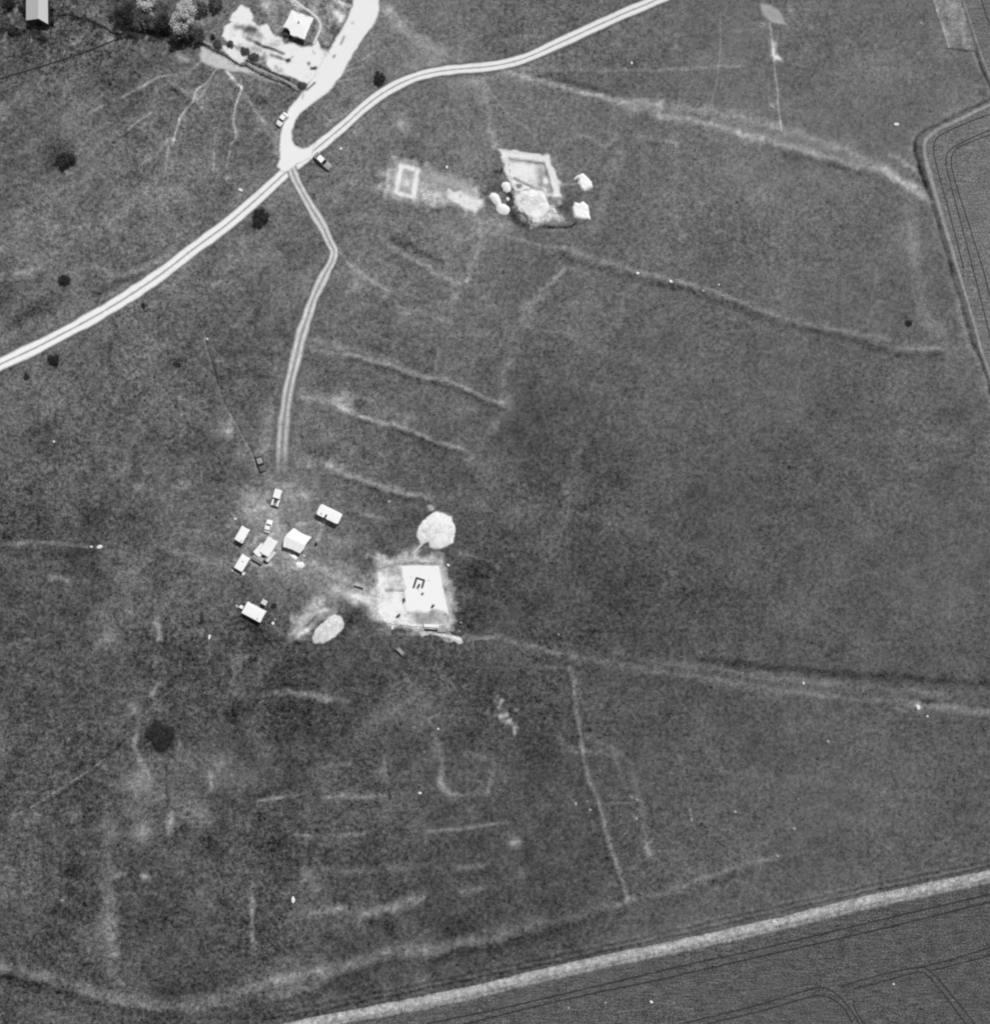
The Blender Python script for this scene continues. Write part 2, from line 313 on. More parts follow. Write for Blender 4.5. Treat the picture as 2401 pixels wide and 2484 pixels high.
ln2 = H((1650, 1275), (1889, 1210)) + I((300, 1110), (500, 1040), (670, 1000)); mark(ln2, 6, 22, 0.2); mark(I((300, 1150), (520, 1090)), 7, -10)
mark(H((0, 1300), (200, 1310), (360, 1290), (530, 1240)), 9, 18); mark(H((190, 1350), (180, 1370)), 8, 12); mark(H((330, 1340), (340, 1430)), 8, -12)
mark(H((940, 190), (1000, 210), (1075, 270)), 5, 40, brk=1.3); mark(H((950, 100), (990, 140)), 5, 34, brk=1.4); mark(H((560, 210), (575, 240)), 2.5, 34); mark(H((570, 205), (630, 180)), 2, 30); blob(*H((740, 200))[0], 24, 12); blob(*H((640, 60))[0], 40, 9)
mark(H((470, 40), (420, -40)), 6, 10); blob(*H((1065, 155))[0], 5, 26)
# --- SW quarter
mark(G((-100, 1610), (0, 1635), (130, 1655), (250, 1690)), 9, 9, 0.25); mark(G((250, 1690), (500, 1760), (700, 1820), (900, 1865), (1200, 1830), (1500, 1740)), 10, 7, 0.15)
mark(G((0, 1690), (200, 1735), (400, 1790), (600, 1850), (800, 1890), (1000, 1900)), 8, -14); mark(G((1560, 1720), (1700, 1690), (1889, 1660)), 9, 18)
gl = G((1020, 15), (930, 90), (840, 170), (720, 300)); mark(gl, 1.8, 24, brk=.7); mark(G((600, 440), (540, 490), (460, 540), (300, 640), (180, 720)), 1.8, 30, brk=.6)
mark(G((715, 330), (650, 400), (590, 440)), 2.4, -24, brk=.5); mark(G((460, 565), (300, 670)), 2.4, -12); mark(G((180, 715), (60, 790)), 2, 10)
mark(G((800, 255), (775, 350), (800, 440), (860, 540)), 5, 36); mark(G((1025, 330), (1025, 380)), 3, 34); mark(G((900, 20), (870, 80)), 6, 18); blob(*G((765, 150))[0], 9, 20); blob(*G((465, 245))[0], 8, 22)
for p, r, d in [((800, 600), 30, 9), ((900, 680), 34, 9), ((1060, 700), 28, 9), ((970, 800), 10, 30), ((800, 870), 18, 24), ((630, 830), 18, 14), ((1180, 780), 26, 10), ((850, 850), 10, 16),
                ((1240, 500), 24, 12), ((200, 780), 14, 16), ((420, 760), 16, 12), ((680, 1110), 10, 22), ((830, 1110), 8, 30), ((360, 1250), 4, 34), ((475, 985), 4, 34), ((970, 1285), 4, 28),
                ((100, 1100), 60, 8), ((430, 1070), 20, -10), ((1200, 930), 30, -10), ((1800, 1150), 24, 14), ((1780, 1350), 26, 12), ((1570, 910), 14, -14), ((920, 1340), 30, -8), ((620, 1450), 30, 8), ((1350, 180), 20, -14)]: blob(*G(p)[0], r, d)
mark(G((950, 480), (955, 620), (960, 720)), 2.5, -16, brk=.4); mark(G((1440, 1150), (1440, 1300), (1450, 1500)), 5, 22); mark(G((1480, 675), (1600, 668)), 3, 26); mark(G((630, 1250), (620, 1500)), 10, 9); mark(G((1210, 540), (1210, 620)), 4, 18); mark(G((690, 1725), (720, 1730)), 4, 20)
mark(G((1560, 50), (1660, 60), (1800, 85), (1889, 100)), 6, 18); mark(D((0, 1160), (200, 1145), (400, 1160), (500, 1172)), 4.5, 24); mark(D((560, 1180), (700, 1215)), 6, 18)
mark(D((100, 1200), (400, 1225), (560, 1200)), 9, -10); mark(D((285, 1355), (340, 1345), (390, 1362)), 4.5, 44); mark(D((1000, 1200), (1150, 1245), (1350, 1250)), 6, 17)
mark(D((0, 1760), (120, 1730), (250, 1700)), 4, 20); mark(D((900, 1580), (905, 1700)), 6, 24); blob(*D((905, 1700))[0], 6, 20); blob(*D((740, 1545))[0], 8, 24); blob(*D((800, 840))[0], 9, 36); mark(D((1000, 820), (1070, 822)), 6, 20); blob(*D((665, 340))[0], 7, 24); mark(D((1020, 320), (1100, 345)), 4, 20)
dl = D((1170, -60), (1180, 30), (1240, 230), (1270, 330), (1310, 400), (1430, 620), (1480, 750)); mark(dl, 2.2, 14, brk=.6); mark(dl, 2.2, -15, off=(.45, .1), brk=.6)
blob(*D((1295, 510))[0], 13, 34); blob(*D((1180, 470))[0], 10, 12); blob(*D((1390, 640))[0], 14, 14); mark(D((1550, 420), (1530, 560), (1480, 700)), 14, 26); blob(*D((1000, 120))[0], 24, -14); blob(*D((1100, 570))[0], 16, -12); blob(*D((540, 980))[0], 24, -12)
mark(D((1150, 1660), (1120, 1640)), 4, 24); blob(*D((620, 1700))[0], 24, 12); blob(*D((750, 1330))[0], 26, 10)
# --- camp
for p, r, d in [((600, 1000), 60, 12), ((820, 1000), 40, 10), ((300, 300), 40, 12), ((700, 60), 40, 26), ((960, 190), 34, 16), ((420, 420), 50, 16), ((1200, 1200), 50, 14), ((1000, 600), 40, 10), ((700, 500), 40, 12), ((900, 500), 90, 8), ((560, 1150), 70, 8), ((1500, 1250), 60, 12)]: blob(*CP(p)[0], r / 1.3, d)
mark(CP((100, 560), (250, 440), (450, 370), (600, 380)), 5, 14); mark(CP((340, 800), (280, 880), (320, 960), (420, 1100), (620, 1090)), 5, 30); mark(CP((620, 700), (440, 740), (350, 830)), 4, 30); mark(CP((370, 760), (330, 850), (345, 950)), 3.5, -22)
mark(CP((1260, 540), (1240, 620), (1180, 760)), 4, 34, brk=.6); mark(CP((960, 580), (1120, 550), (1250, 560)), 4, 22); mark(CP((900, 190), (1040, 230)), 4, 16); mark(CP((600, 440), (700, 620), (700, 760)), 9, 14)
mark(CP((1150, 1090), (1400, 1200), (1600, 1290), (1900, 1400)), 10, 24); mark(CP((1050, 1050), (900, 1100)), 8, 24); mark(CP((1850, 1430), (1500, 1440), (1280, 1500)), 14, 18)
mark(E((0, 1250), (130, 1310), (250, 1400)), 6, 14); mark(E((0, 1400), (100, 1440), (220, 1480)), 9, 30); mark(E((210, 1240), (225, 1215), (260, 1240)), 2.5, 34)
mark(CP((1560, 930), (1620, 920), (1700, 960)), 0.1, 0); mark(CP((1790, 1000), (1810, 950), (1860, 930)), 3, 24)
blob(*CP((1000, 1600))[0], 8, 0); mark(D((1380, 1700), (1340, 1850)), 8, 10); mark(D((880, 1560), (960, 1480)), 6, 8)
# dark marks about camp and digs; heap foot ring paints shadow over rank grass
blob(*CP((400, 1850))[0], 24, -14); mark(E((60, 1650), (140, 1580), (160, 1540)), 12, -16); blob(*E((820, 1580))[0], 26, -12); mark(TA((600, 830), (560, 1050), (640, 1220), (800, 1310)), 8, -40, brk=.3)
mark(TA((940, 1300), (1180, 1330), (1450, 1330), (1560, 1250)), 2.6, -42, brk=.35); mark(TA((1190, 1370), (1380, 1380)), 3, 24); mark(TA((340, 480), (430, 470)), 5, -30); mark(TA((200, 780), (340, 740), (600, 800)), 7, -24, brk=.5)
mark(TA((1310, 655), (1450, 665), (1580, 670)), 2.5, 36, brk=.4); mark(TA((0, 1200), (150, 1300), (560, 1270)), 14, 20); blob(*TA((1250, 900))[0], 10, 30); blob(*TA((1290, 1030))[0], 9, -22); mark(TA((1480, 900), (1400, 1200)), 10, -10); mark(TA((1080, 1230), (1350, 1240)), 8, 26)
mark(TA((1130, 240), (1250, 300), (1290, 500)), 5, 12)
# --- NW quarter
for pts, w, d in [(((1240, 390), (1200, 455), (1120, 520), (1105, 575), (1040, 660), (1010, 740), (990, 820)), 2.4, 48), (((1205, 470), (1160, 540), (1110, 580)), 2.2, 28),
    (((930, 835), (890, 900), (850, 910), (790, 950)), 2.2, 22), (((1285, 380), (1330, 440), (1385, 500)), 3.0, 56), (((1385, 500), (1375, 540), (1350, 600), (1338, 700), (1355, 775), (1325, 825)), 2.4, 44),
    (((1320, 840), (1300, 960)), 2, 20), (((1372, 420), (1385, 500)), 2, 30), (((1390, 520), (1440, 600), (1520, 710)), 2.5, 20), (((1270, 680), (1230, 800), (1220, 980)), 2.2, 22),
    (((700, 560), (800, 500), (900, 445), (1010, 420)), 2.8, 32), (((510, 640), (560, 620), (610, 600)), 3, 24), (((730, 740), (800, 685), (870, 640)), 2.6, 26), (((1150, 350), (1110, 395)), 2.5, 26),
    (((960, 860), (955, 950)), 3, 20), (((560, 1340), (620, 1280), (670, 1240)), 4, 18), (((620, 1620), (700, 1570), (800, 1540), (900, 1495)), 6, 20), (((400, 1320), (520, 1270)), 4, 12),
    (((560, 1680), (660, 1610), (760, 1570)), 7, -18), (((90, 1565), (170, 1535)), 6, 14), (((1000, 480), (1080, 530)), 5, 14), (((950, 470), (1090, 590)), 5, -14), (((1440, 560), (1540, 590)), 7, -16),
    (((1380, 410), (1600, 470), (1720, 520)), 4, 22), (((0, 1940), (200, 1860)), 10, 10), (((1150, 610), (1260, 640)), 3, 12), (((1480, 640), (1560, 800)), 6, 10), (((1590, 780), (1600, 900)), 8, 26),
    (((1640, 1290), (1640, 1300)), 14, 0), (((550, 1520), (640, 1570)), 5, 14), (((280, 1120), (420, 1050)), 5, 10), (((1310, 1005), (1300, 1010)), 5, 30), (((1310, 1410), (1325, 1395)), 3, 20),
    (((380, 980), (385, 990)), 5, 34), (((955, 790), (970, 870)), 3, 34), (((300, 1500), (120, 1600)), 6, 8), (((1200, 560), (1060, 560)), 10, 10), (((1480, 1780), (1440, 1850)), 9, -16), (((1000, 300), (1060, 340)), 6, 16),
    (((700, 980), (1100, 1060)), 14, -5), (((100, 1820), (260, 1740)), 10, -10), (((-60, 1700), (150, 1900)), 8, -10)]: mark(A(*pts), w, d * 1.2, brk=.6)
J = Z(0, 1400, 1.4577)
for p, w, d in [(((820, 370), (830, 290), (880, 280)), 5, 15), (((970, 400), (1110, 420), (1220, 440)), 5, 17), (((920, 290), (920, 380)), 5, 9), (((915, 790), (995, 780)), 4, 20), (((1160, 780), (1320, 780)), 4, 18), (((1350, 690), (1352, 730)), 5, 14),
    (((1180, 910), (1290, 905)), 4, 18), (((1130, 945), (1200, 935)), 4, 14), (((1510, 900), (1740, 880)), 4, 14), (((1610, 1035), (1730, 1015)), 5, 14), (((1640, 1120), (1750, 1095)), 6, 12), (((1060, 1190), (1200, 1180), (1290, 1190), (1380, 1170), (1490, 1130)), 9, 20),
    (((1260, 1240), (1290, 1190)), 8, 14), (((1300, 1215), (1380, 1235)), 8, -14), (((890, 1140), (890, 1230), (900, 1310)), 5, 20), (((880, 860), (900, 1000)), 5, 9), (((370, 1060), (380, 1200), (400, 1400)), 9, 11), (((400, 1060), (440, 1050)), 4, 26), (((500, 1050), (530, 1060)), 4, 30),
    (((980, 1420), (1230, 1370), (1400, 1320), (1600, 1300), (1895, 1220)), 12, 17), (((0, 1370), (90, 1390), (200, 1430), (300, 1470)), 11, 13), (((300, 1470), (450, 1500), (620, 1520), (800, 1490), (980, 1420)), 12, 12),
    (((560, 160), (560, 220)), 5, 20), (((550, 260), (550, 340)), 5, 12), (((600, 840), (600, 900)), 6, 28), (((740, 700), (750, 740)), 5, 18), (((1410, 470), (1530, 500)), 34, 12), (((1540, 560), (1540, 640)), 8, 12), (((480, 700), (560, 640)), 20, 10), (((640, 660), (900, 700)), 26, 9)]: mark(J(*p), w, d)
for x, y, r, d in [(480, 740, 20, 12), (520, 790, 22, 13), (660, 830, 20, 11), (460, 820, 16, 14), (500, 905, 14, 24), (380, 890, 14, 12), (720, 860, 20, 10), (740, 950, 24, -12), (620, 1090, 34, -8), (820, 480, 14, -16), (1050, 470, 34, -10), (250, 1020, 12, -14), (490, 380, 10, 16), (540, 412, 8, 26), (460, 460, 12, 16), (280, 1200, 40, -7), (970, 940, 10, -14), (1500, 1000, 30, -8), (1900, 600, 40, -8), (1600, 1250, 40, -8), (1080, 1050, 14, 12), (1100, 1095, 18, 14), (1810, 950, 12, 20), (400, 150, 26, 10), (380, 220, 20, 13), (140, 600, 40, 8), (60, 1020, 50, 8)]: blob(*J((x, y))[0], r, d * .8, brk=1.6)
for x, y, r, d in [(1300, 1050, 120, -6), (1550, 1450, 140, -6), (1150, 1700, 90, -7), (850, 1000, 60, 5), (1100, 640, 90, 5), (1700, 420, 90, 5), (1250, 280, 90, 4), (2000, 1050, 150, -3), (350, 420, 120, 5), (480, 640, 90, 6), (250, 950, 90, 4), (120, 1250, 90, -5), (700, 1700, 90, -6), (1900, 1950, 160, 3), (1750, 1250, 130, -4), (1450, 1150, 60, -6)]: blob(x, y, r, d, brk=.3)
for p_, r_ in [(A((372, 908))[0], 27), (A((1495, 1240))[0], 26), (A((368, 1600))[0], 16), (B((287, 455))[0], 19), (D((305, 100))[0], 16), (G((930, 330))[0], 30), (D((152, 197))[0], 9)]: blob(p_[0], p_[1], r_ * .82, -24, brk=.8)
Q = lambda *p: [(x * 3.232, (y - 22) * 3.232) for x, y in p]
for p, w, d in [(Q((225, 275), (262, 283), (300, 294)), 6, 14), (Q((300, 252), (340, 264)), 5, 14), (Q((378, 296), (377, 330)), 7, 12), (Q((372, 338), (352, 368)), 6, 9), (Q((415, 232), (390, 262), (380, 300)), 7, 7), (Q((268, 225), (250, 268)), 8, 8), (Q((230, 320), (262, 326)), 9, 14), (Q((225, 370), (255, 378)), 7, 14), (Q((262, 322), (258, 330)), 9, 18), (Q((215, 300), (212, 380)), 12, 12),
    (Q((345, 330), (378, 322)), 6, 10), (Q((405, 265), (470, 290), (540, 300)), 14, 5), (Q((470, 240), (440, 330), (425, 420)), 8, 5), (Q((350, 400), (440, 410), (540, 440)), 10, 6), (Q((180, 515), (178, 545)), 5, 12), (Q((178, 545), (225, 543), (262, 548)), 5, 12), (Q((205, 620), (228, 618)), 4, 14), (Q((245, 620), (290, 618)), 5, 14), (Q((288, 590), (290, 612)), 5, 12), (Q((232, 600), (262, 596)), 5, 10),
    (Q((80, 655), (84, 700), (88, 748)), 7, 12), (Q((230, 650), (228, 680)), 6, 10), (Q((245, 676), (330, 672)), 6, 10), (Q((440, 575), (468, 590), (480, 620), (488, 665)), 6, 14), (Q((540, 600), (640, 612), (743, 625)), 6, 5), (Q((560, 330), (660, 350), (743, 352)), 12, 5), (Q((165, 345), (172, 340)), 10, 20)]: mark(p, w, d)
# rank scrub of the top left corner
mark(BR((0, 470), (120, 480), (280, 490), (500, 500), (600, 580), (720, 650)), 9, -26); mark(BR((60, 380), (250, 400)), 8, -10); mark(BR((380, -20), (360, 300)), 5, -30, brk=.5); mark(BR((790, 180), (800, 360)), 5, -34, brk=.5)
mark(BR((80, 120), (140, 230), (220, 370), (330, 440)), 3, 34); mark(BR((90, 510), (60, 620)), 4, 30); mark(BR((1040, 90), (1300, 200), (1600, 300), (1890, 440)), 6, 20); blob(*BR((230, 170))[0], 8, 30); blob(*BR((100, 20))[0], 10, -34); blob(*BR((1160, 620))[0], 8, 18)
mark(BR((1400, 560), (1560, 640), (1620, 540), (1520, 420)), 3, 26); mark(BR((1700, 540), (1890, 550)), 6, 22); mark(BR((1050, 580), (1180, 720)), 3.5, 18); mark(BR((300, 600), (350, 720)), 14, -8)
mark(TR((-80, 340), (200, 460), (330, 520)), 6, 20); mark(TR((60, 700), (300, 620)), 9, 24); mark(TR((450, 720), (540, 700), (640, 680)), 5, 24); blob(*TR((1310, 960))[0], 9, 30); mark(TR((300, 300), (700, 440), (1000, 500), (1300, 660), (1650, 600)), 13, -34, brk=.3)
mark(TR((1600, 50), (1750, 500), (1820, 680)), 7, 16); mark(TR((1760, 470), (1850, 620)), 3, -30); mark(TR((300, 80), (520, 200), (1000, 200)), 20, -20)
ROUGH += 0.5 * np.exp(-((GX - P(150, 60)[0]) ** 2 + (GY - P(150, 60)[1]) ** 2) / 14.0 ** 2)
# field edge ditch to the east
edge = C_((1960, 535), (1892, 562), (1700, 655), (1500, 762), (1462, 840), (1500, 990), (1560, 1150), (1640, 1440), (1730, 1740), (1790, 1960)) + F((1850, 120), (1892, 270), (1960, 500))
mark(edge, 3.4, -27, -0.3, brk=.8, hw=6); mark(edge, 5, 8, off=(-1.1, .3)); mark(C_((1640, 270), (1750, 285), (1815, 295)), 2, -34, brk=.2); mark(C_((1815, 300), (1860, 420), (1900, 520), (1930, 600)), 2.6, -34, brk=.3); mark(C_((1790, 290), (1840, 420), (1890, 520)), 2.4, 14); blob(*C_((1840, 430))[0], 7, -18); blob(*C_((1850, 530))[0], 6, -20)
for k, (o, d) in enumerate([(22, -9), (14, 8), (9, -14), (30, 6)]):
    mark([(640, 2484 - o), (800, 2455 - o), (1140, 2385 - o), (1500, 2310 - o), (1852, 2230 - o), (2110, 2172 - o), (2401, 2110 - o)], 2.6, d, brk=1.2)
# excavations: the turf is cut away
T_UP = TA((400, 150), (600, 175), (850, 205), (1080, 235), (1130, 280), (1190, 470), (1280, 660), (1270, 700), (1310, 850), (1110, 840), (1060, 750), (630, 740), (570, 590), (500, 450), (450, 280))
T_UPIN = TA((530, 290), (800, 315), (1078, 350), (1150, 580), (1210, 810), (1100, 800), (1060, 735), (630, 725), (575, 580))
T_LO = TB((500, 822), (700, 815), (1018, 822), (1060, 1040), (1100, 1240), (1135, 1400), (1120, 1560), (850, 1580), (450, 1545), (340, 1510), (280, 1380), (275, 900), (400, 850))
def cut(poly, depth, soft=0.28):
    p = PW(poly); sl = window(p, 1.5); sd = poly_sd(GX[sl], GY[sl], p); HGT[sl] -= depth * np.clip(sd / soft, 0, 1)
cut(T_UP, 0.15, 0.3); cut(T_UPIN, 0.55, 0.35); cut(T_LO, 0.35, 0.3)
for a, w, dpt in [(TA((590, 565), (740, 640), (900, 715), (1010, 740)), 2.2, 0.3), (TA((660, 690), (700, 695)), 4, 0.5), (TB((370, 1137), (580, 1137)), 1.8, .15)]:
    q = [tuple(t) for t in PW(a)]; sl = window(q, 2); HGT[sl] -= dpt * np.exp(-(seg_dist(GX[sl], GY[sl], q) / (w * S)) ** 4)
inner = (np.abs(GX) < 111) & (np.abs(GY) < 115)
HGT += (fbm(GX, GY, 14, 61, 2) - 0.5) * 0.5 * np.clip(1 - (np.maximum(np.abs(GX), np.abs(GY)) - 200) / 300, 0, 1) * 0.5
def gh(x, y):
    """height of the ground sheet, as the mesh interpolates it"""
    x = np.asarray(x, float); y = np.asarray(y, float)
    i = np.clip(np.searchsorted(gx, x) - 1, 0, len(gx) - 2); j = np.clip(np.searchsorted(gy, y) - 1, 0, len(gy) - 2)
    u = (x - gx[i]) / (gx[i + 1] - gx[i]); v = (y - gy[j]) / (gy[j + 1] - gy[j])
    return (HGT[i, j] * (1 - u) + HGT[i + 1, j] * u) * (1 - v) + (HGT[i, j + 1] * (1 - u) + HGT[i + 1, j + 1] * u) * v
def grid_mesh(name, X, Y, Zz, attrs, keep=None):
    nx, ny = X.shape; idx = np.arange(nx * ny).reshape(nx, ny)
    q = np.stack([idx[:-1, :-1], idx[1:, :-1], idx[1:, 1:], idx[:-1, 1:]], -1).reshape(-1, 4)
    co = np.stack([X, Y, Zz], -1).reshape(-1, 3)
    at = {k: v.reshape(-1) for k, v in attrs.items()}
    if keep is not None:
        kf = keep.reshape(-1)[q].any(1); q = q[kf]; used = np.unique(q); rm = np.zeros(len(co), int); rm[used] = np.arange(len(used)); q = rm[q]; co = co[used]; at = {k: v[used] for k, v in at.items()}
    me = bpy.data.meshes.new(name); me.vertices.add(len(co)); me.vertices.foreach_set('co', co.astype(np.float32).ravel())
    me.loops.add(q.size); me.loops.foreach_set('vertex_index', q.astype(np.int32).ravel())
    me.polygons.add(len(q)); me.polygons.foreach_set('loop_start', (np.arange(len(q)) * 4).astype(np.int32)); me.polygons.foreach_set('loop_total', np.full(len(q), 4, np.int32))
    me.polygons.foreach_set('use_smooth', np.ones(len(q), bool))
    me.update(calc_edges=True)
    for k, v in at.items():
        a = me.attributes.new(k, 'FLOAT', 'POINT'); a.data.foreach_set('value', v.astype(np.float32))
    return me
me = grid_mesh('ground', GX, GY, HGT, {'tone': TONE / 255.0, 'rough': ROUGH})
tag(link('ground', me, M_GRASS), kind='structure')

# ---------------------------------------------------------------- sheets: roads, tracks, worn patches, fields
def strip(name, pts, half, prof, z=0.03, step=0.45, rough=0.6, mat=None, taper=None, parent=None, kind='structure', jit=0.12):
    """prof: list of (u in -1..1, tone 0..255, cover 0..1) across; half width metres"""
    q = smooth(PW(pts), step); t = np.gradient(q, axis=0); t /= np.linalg.norm(t, axis=1)[:, None] + 1e-9; n = np.stack([-t[:, 1], t[:, 0]], 1)
    u = np.array([p[0] for p in prof]); n_s = len(q); s = np.linspace(0, 1, n_s); L = np.arange(n_s) * step
    hw = (np.interp(s, np.linspace(0, 1, len(half)), half) if hasattr(half, '__len__') else np.full(n_s, half))
    hw = hw * (1 + jit * (vnoise(L, L * 0 + 3, 2.5, 7) - 0.5) * 2)
    X = q[:, 0][:, None] + n[:, 0][:, None] * u[None] * hw[:, None]; Y = q[:, 1][:, None] + n[:, 1][:, None] * u[None] * hw[:, None]
    T = np.repeat(np.array([p[1] for p in prof])[None] / 255.0, n_s, 0); Cv = np.repeat(np.array([p[2] for p in prof], float)[None], n_s, 0)
    if taper is not None: f = np.interp(s, [a for a, b in taper], [b for a, b in taper]); Cv = Cv * f[:, None]
    me = grid_mesh(name, X, Y, gh(X, Y) + z, {'tone': T, 'cover': Cv, 'rough': np.full(X.shape, rough)})
    o = link(name, me, mat or M_SHEET, parent)
    if parent is None: tag(o, kind=kind)
    return o
def patch(name, poly, tone, soft=0.6, z=0.02, rough=0.7, step=0.22, mat=None, marks=(), wob=0.5, parent=None, mott=0.0, structure=True):
    p = PW(poly); a = np.array(p); x0, y0 = a.min(0) - soft - wob; x1, y1 = a.max(0) + soft + wob
    X, Y = np.meshgrid(np.arange(x0, x1 + step, step), np.arange(y0, y1 + step, step), indexing='ij')
    sd = poly_sd(X + (vnoise(X, Y, 1.2, 71) - .5) * wob * 2, Y + (vnoise(X, Y, 1.2, 72) - .5) * wob * 2, p)
    cover = np.clip(0.5 + sd / (2 * soft), 0, 1)
    T = np.full(X.shape, float(tone)) + (fbm(X, Y, 1.8, 77, 3) - 0.5) * mott
    for mp, w, d in marks:
        q = PW(mp) if len(mp) > 1 else [P(*mp[0]), (P(*mp[0])[0] + .01, P(*mp[0])[1])]
        T += d * np.exp(-(seg_dist(X, Y, q) / (w * S)) ** 2)
    me = grid_mesh(name, X, Y, gh(X, Y) + z, {'tone': np.clip(T, 15, 250) / 255.0, 'cover': cover, 'rough': np.full(X.shape, rough)}, keep=cover > 0.01)
    o = link(name, me, mat or M_SHEET, parent)
    if parent is None and structure: tag(o, kind='structure')
    return o
# chalk lane and its yard
Lw = Y2((1490, -60), (1480, 60), (1440, 150), (1380, 280), (1280, 440), (1180, 600), (1100, 740), (1010, 880), (930, 970), (860, 1060), (840, 1130), (810, 1200), (790, 1300), (785, 1400), (780, 1520)) + CR((300, 960), (285, 1060), (262, 1140), (360, 1240), (450, 1225), (620, 1105), (900, 955))
Rw = Y2((1725, -60), (1740, 90), (1700, 210), (1600, 340), (1500, 490), (1420, 640), (1360, 740), (1250, 880), (1100, 990), (980, 1080), (930, 1160), (900, 1260), (900, 1340), (930, 1390), (1000, 1420), (1060, 1405), (1130, 1360))
lane = Lw + Rw[::-1]
patch('road', lane, 240, 0.35, 0.078, 0.35, marks=[(Y2((1400, 350), (1370, 420)), 3, -70), (Y2((1310, 530), (1300, 545)), 3, -80), (Y2((1480, 215), (1485, 220)), 3, -50), (Y2((1010, 900), (1000, 940)), 2, -50), (Y2((1040, 860), (1120, 790)), 2.4, -120)], wob=0.12)
yard = Y2((240, 345), (270, 260), (310, 200), (290, 180), (350, 110), (420, 40), (500, 90), (540, 200), (600, 250), (660, 230), (700, 300), (850, 400), (1000, 450), (1100, 420), (1130, 350), (1170, 440), (1250, 480), (1330, 560), (1200, 700), (1100, 770), (1050, 800), (960, 770), (900, 750), (760, 690), (660, 640), (640, 590), (560, 590), (470, 540), (350, 440))
ymarks = [(Y2((370, 255), (460, 250), (540, 290)), 9, -45), (Y2((500, 330), (560, 390)), 10, -28), (Y2((540, 400), (640, 450), (740, 470), (830, 510)), 3.5, -70), (Y2((560, 440), (700, 430)), 14, -18), (Y2((700, 520), (760, 540), (860, 580)), 5, -60), (Y2((1060, 600), (1065, 610)), 4, -60), (Y2((1090, 650), (1130, 650)), 4, -90), (Y2((1200, 470), (1230, 520)), 8, -40), (Y2((480, 370), (500, 380)), 6, -50), (Y2((860, 580), (880, 575)), 4, -70), (Y2((640, 620), (620, 560)), 6, -60)]
ymarks += [(Y8(*p), w, d) for p, w, d in [(((570, 160), (680, 165)), 5, -55), (((720, 210), (790, 170), (870, 190)), 6, -75), (((780, 230), (900, 260), (960, 300)), 10, -60), (((700, 290), (760, 330), (830, 370)), 4, -45),
    (((900, 390), (950, 430)), 3.5, -80), (((1000, 455), (1080, 470), (1170, 510), (1300, 570)), 3.2, -85), (((1020, 540), (1010, 590)), 3, -50), (((1130, 590), (1140, 600)), 3, -60), (((1200, 620), (1280, 640)), 5, -55), (((1370, 670), (1390, 660)), 4, -90), (((1440, 620), (1460, 610)), 3, -40),
    (((1690, 725), (1705, 720)), 3.5, -70), (((1740, 790), (1790, 800), (1800, 770)), 3, -95), (((1760, 520), (1790, 560)), 3, -40), (((820, 470), (880, 500), (960, 520)), 6, -40), (((930, 640), (1000, 650), (1040, 620)), 8, -60), (((640, 460), (780, 560), (900, 640)), 9, -70), (((1190, 790), (1280, 830)), 6, -50), (((540, 270), (560, 290)), 3, -40), (((600, 620), (500, 560)), 5, -40), (((1150, 420), (1250, 400)), 8, -25)]]
patch('yard', yard, 246, 0.35, 0.03, 1.1, marks=ymarks, wob=0.45, mott=24)
patch('yard', Y2((520, -40), (640, 60), (640, 220), (720, 290), (850, 380), (1000, 430), (1100, 400), (1150, 380), (1260, 450), (1310, 380), (1400, 200), (1460, 60), (1420, -60), (1000, -80)), 146, 0.8, 0.018, 2.2, mott=90,
      marks=[(Y2((560, 30), (620, 80)), 12, 60), (Y2((900, -20), (960, 50)), 8, 70), (Y2((1330, 130), (1390, 160), (1370, 190)), 7, 110), (Y2((1090, 70), (1120, 90)), 8, 50), (Y2((1240, 340), (1300, 320), (1330, 230)), 12, -30), (Y2((820, 300), (930, 390), (1050, 420)), 8, -40), (Y2((1300, 0), (1480, 60)), 5, 60), (Y2((840, 290), (880, 340)), 7, -70), (Y2((1110, 200), (1080, 330), (1040, 400)), 7, -20), (Y2((700, 60), (760, 200)), 22, -12), (Y2((1180, 60), (1200, 120)), 10, -20)])
strip('path', Y2((880, -40), (1000, 60), (1080, 110), (1150, 180), (1175, 260), (1140, 350), (1110, 420)), 0.42, [(-1, 205, 0), (-.5, 210, .9), (0, 215, 1), (.5, 210, .9), (1, 205, 0)], 0.04)
patch('path', Y2((230, 440), (340, 440), (430, 500), (520, 560), (480, 570), (400, 600), (330, 560), (260, 490)), 232, 0.3, 0.03, 0.6)
patch('worn_ground', A((1130, 250), (1180, 275), (1260, 300), (1330, 350), (1420, 380), (1480, 420), (1560, 465), (1440, 425), (1390, 410), (1310, 400), (1270, 392), (1220, 385), (1170, 360), (1145, 335), (1150, 290)), 200, 0.5, 0.02, 0.7)
strip('path', TR((400, 530), (520, 580), (700, 620), (850, 650), (1000, 700)), [0.5, 0.9, 0.9, 0.5], [(-1, 130, 0), (-.5, 140, .9), (0, 172, 1), (.4, 160, .9), (1, 130, 0)], 0.03)
strip('path', Y8((-100, 420), (-20, 375), (100, 385), (250, 450), (400, 520), (560, 590), (740, 690), (900, 790), (1100, 870), (1300, 960), (1500, 1070), (1620, 1130)), 0.40, [(-1, 150, 0), (-.5, 165, .8), (0, 178, 1), (.5, 165, .8), (1, 150, 0)], 0.028)
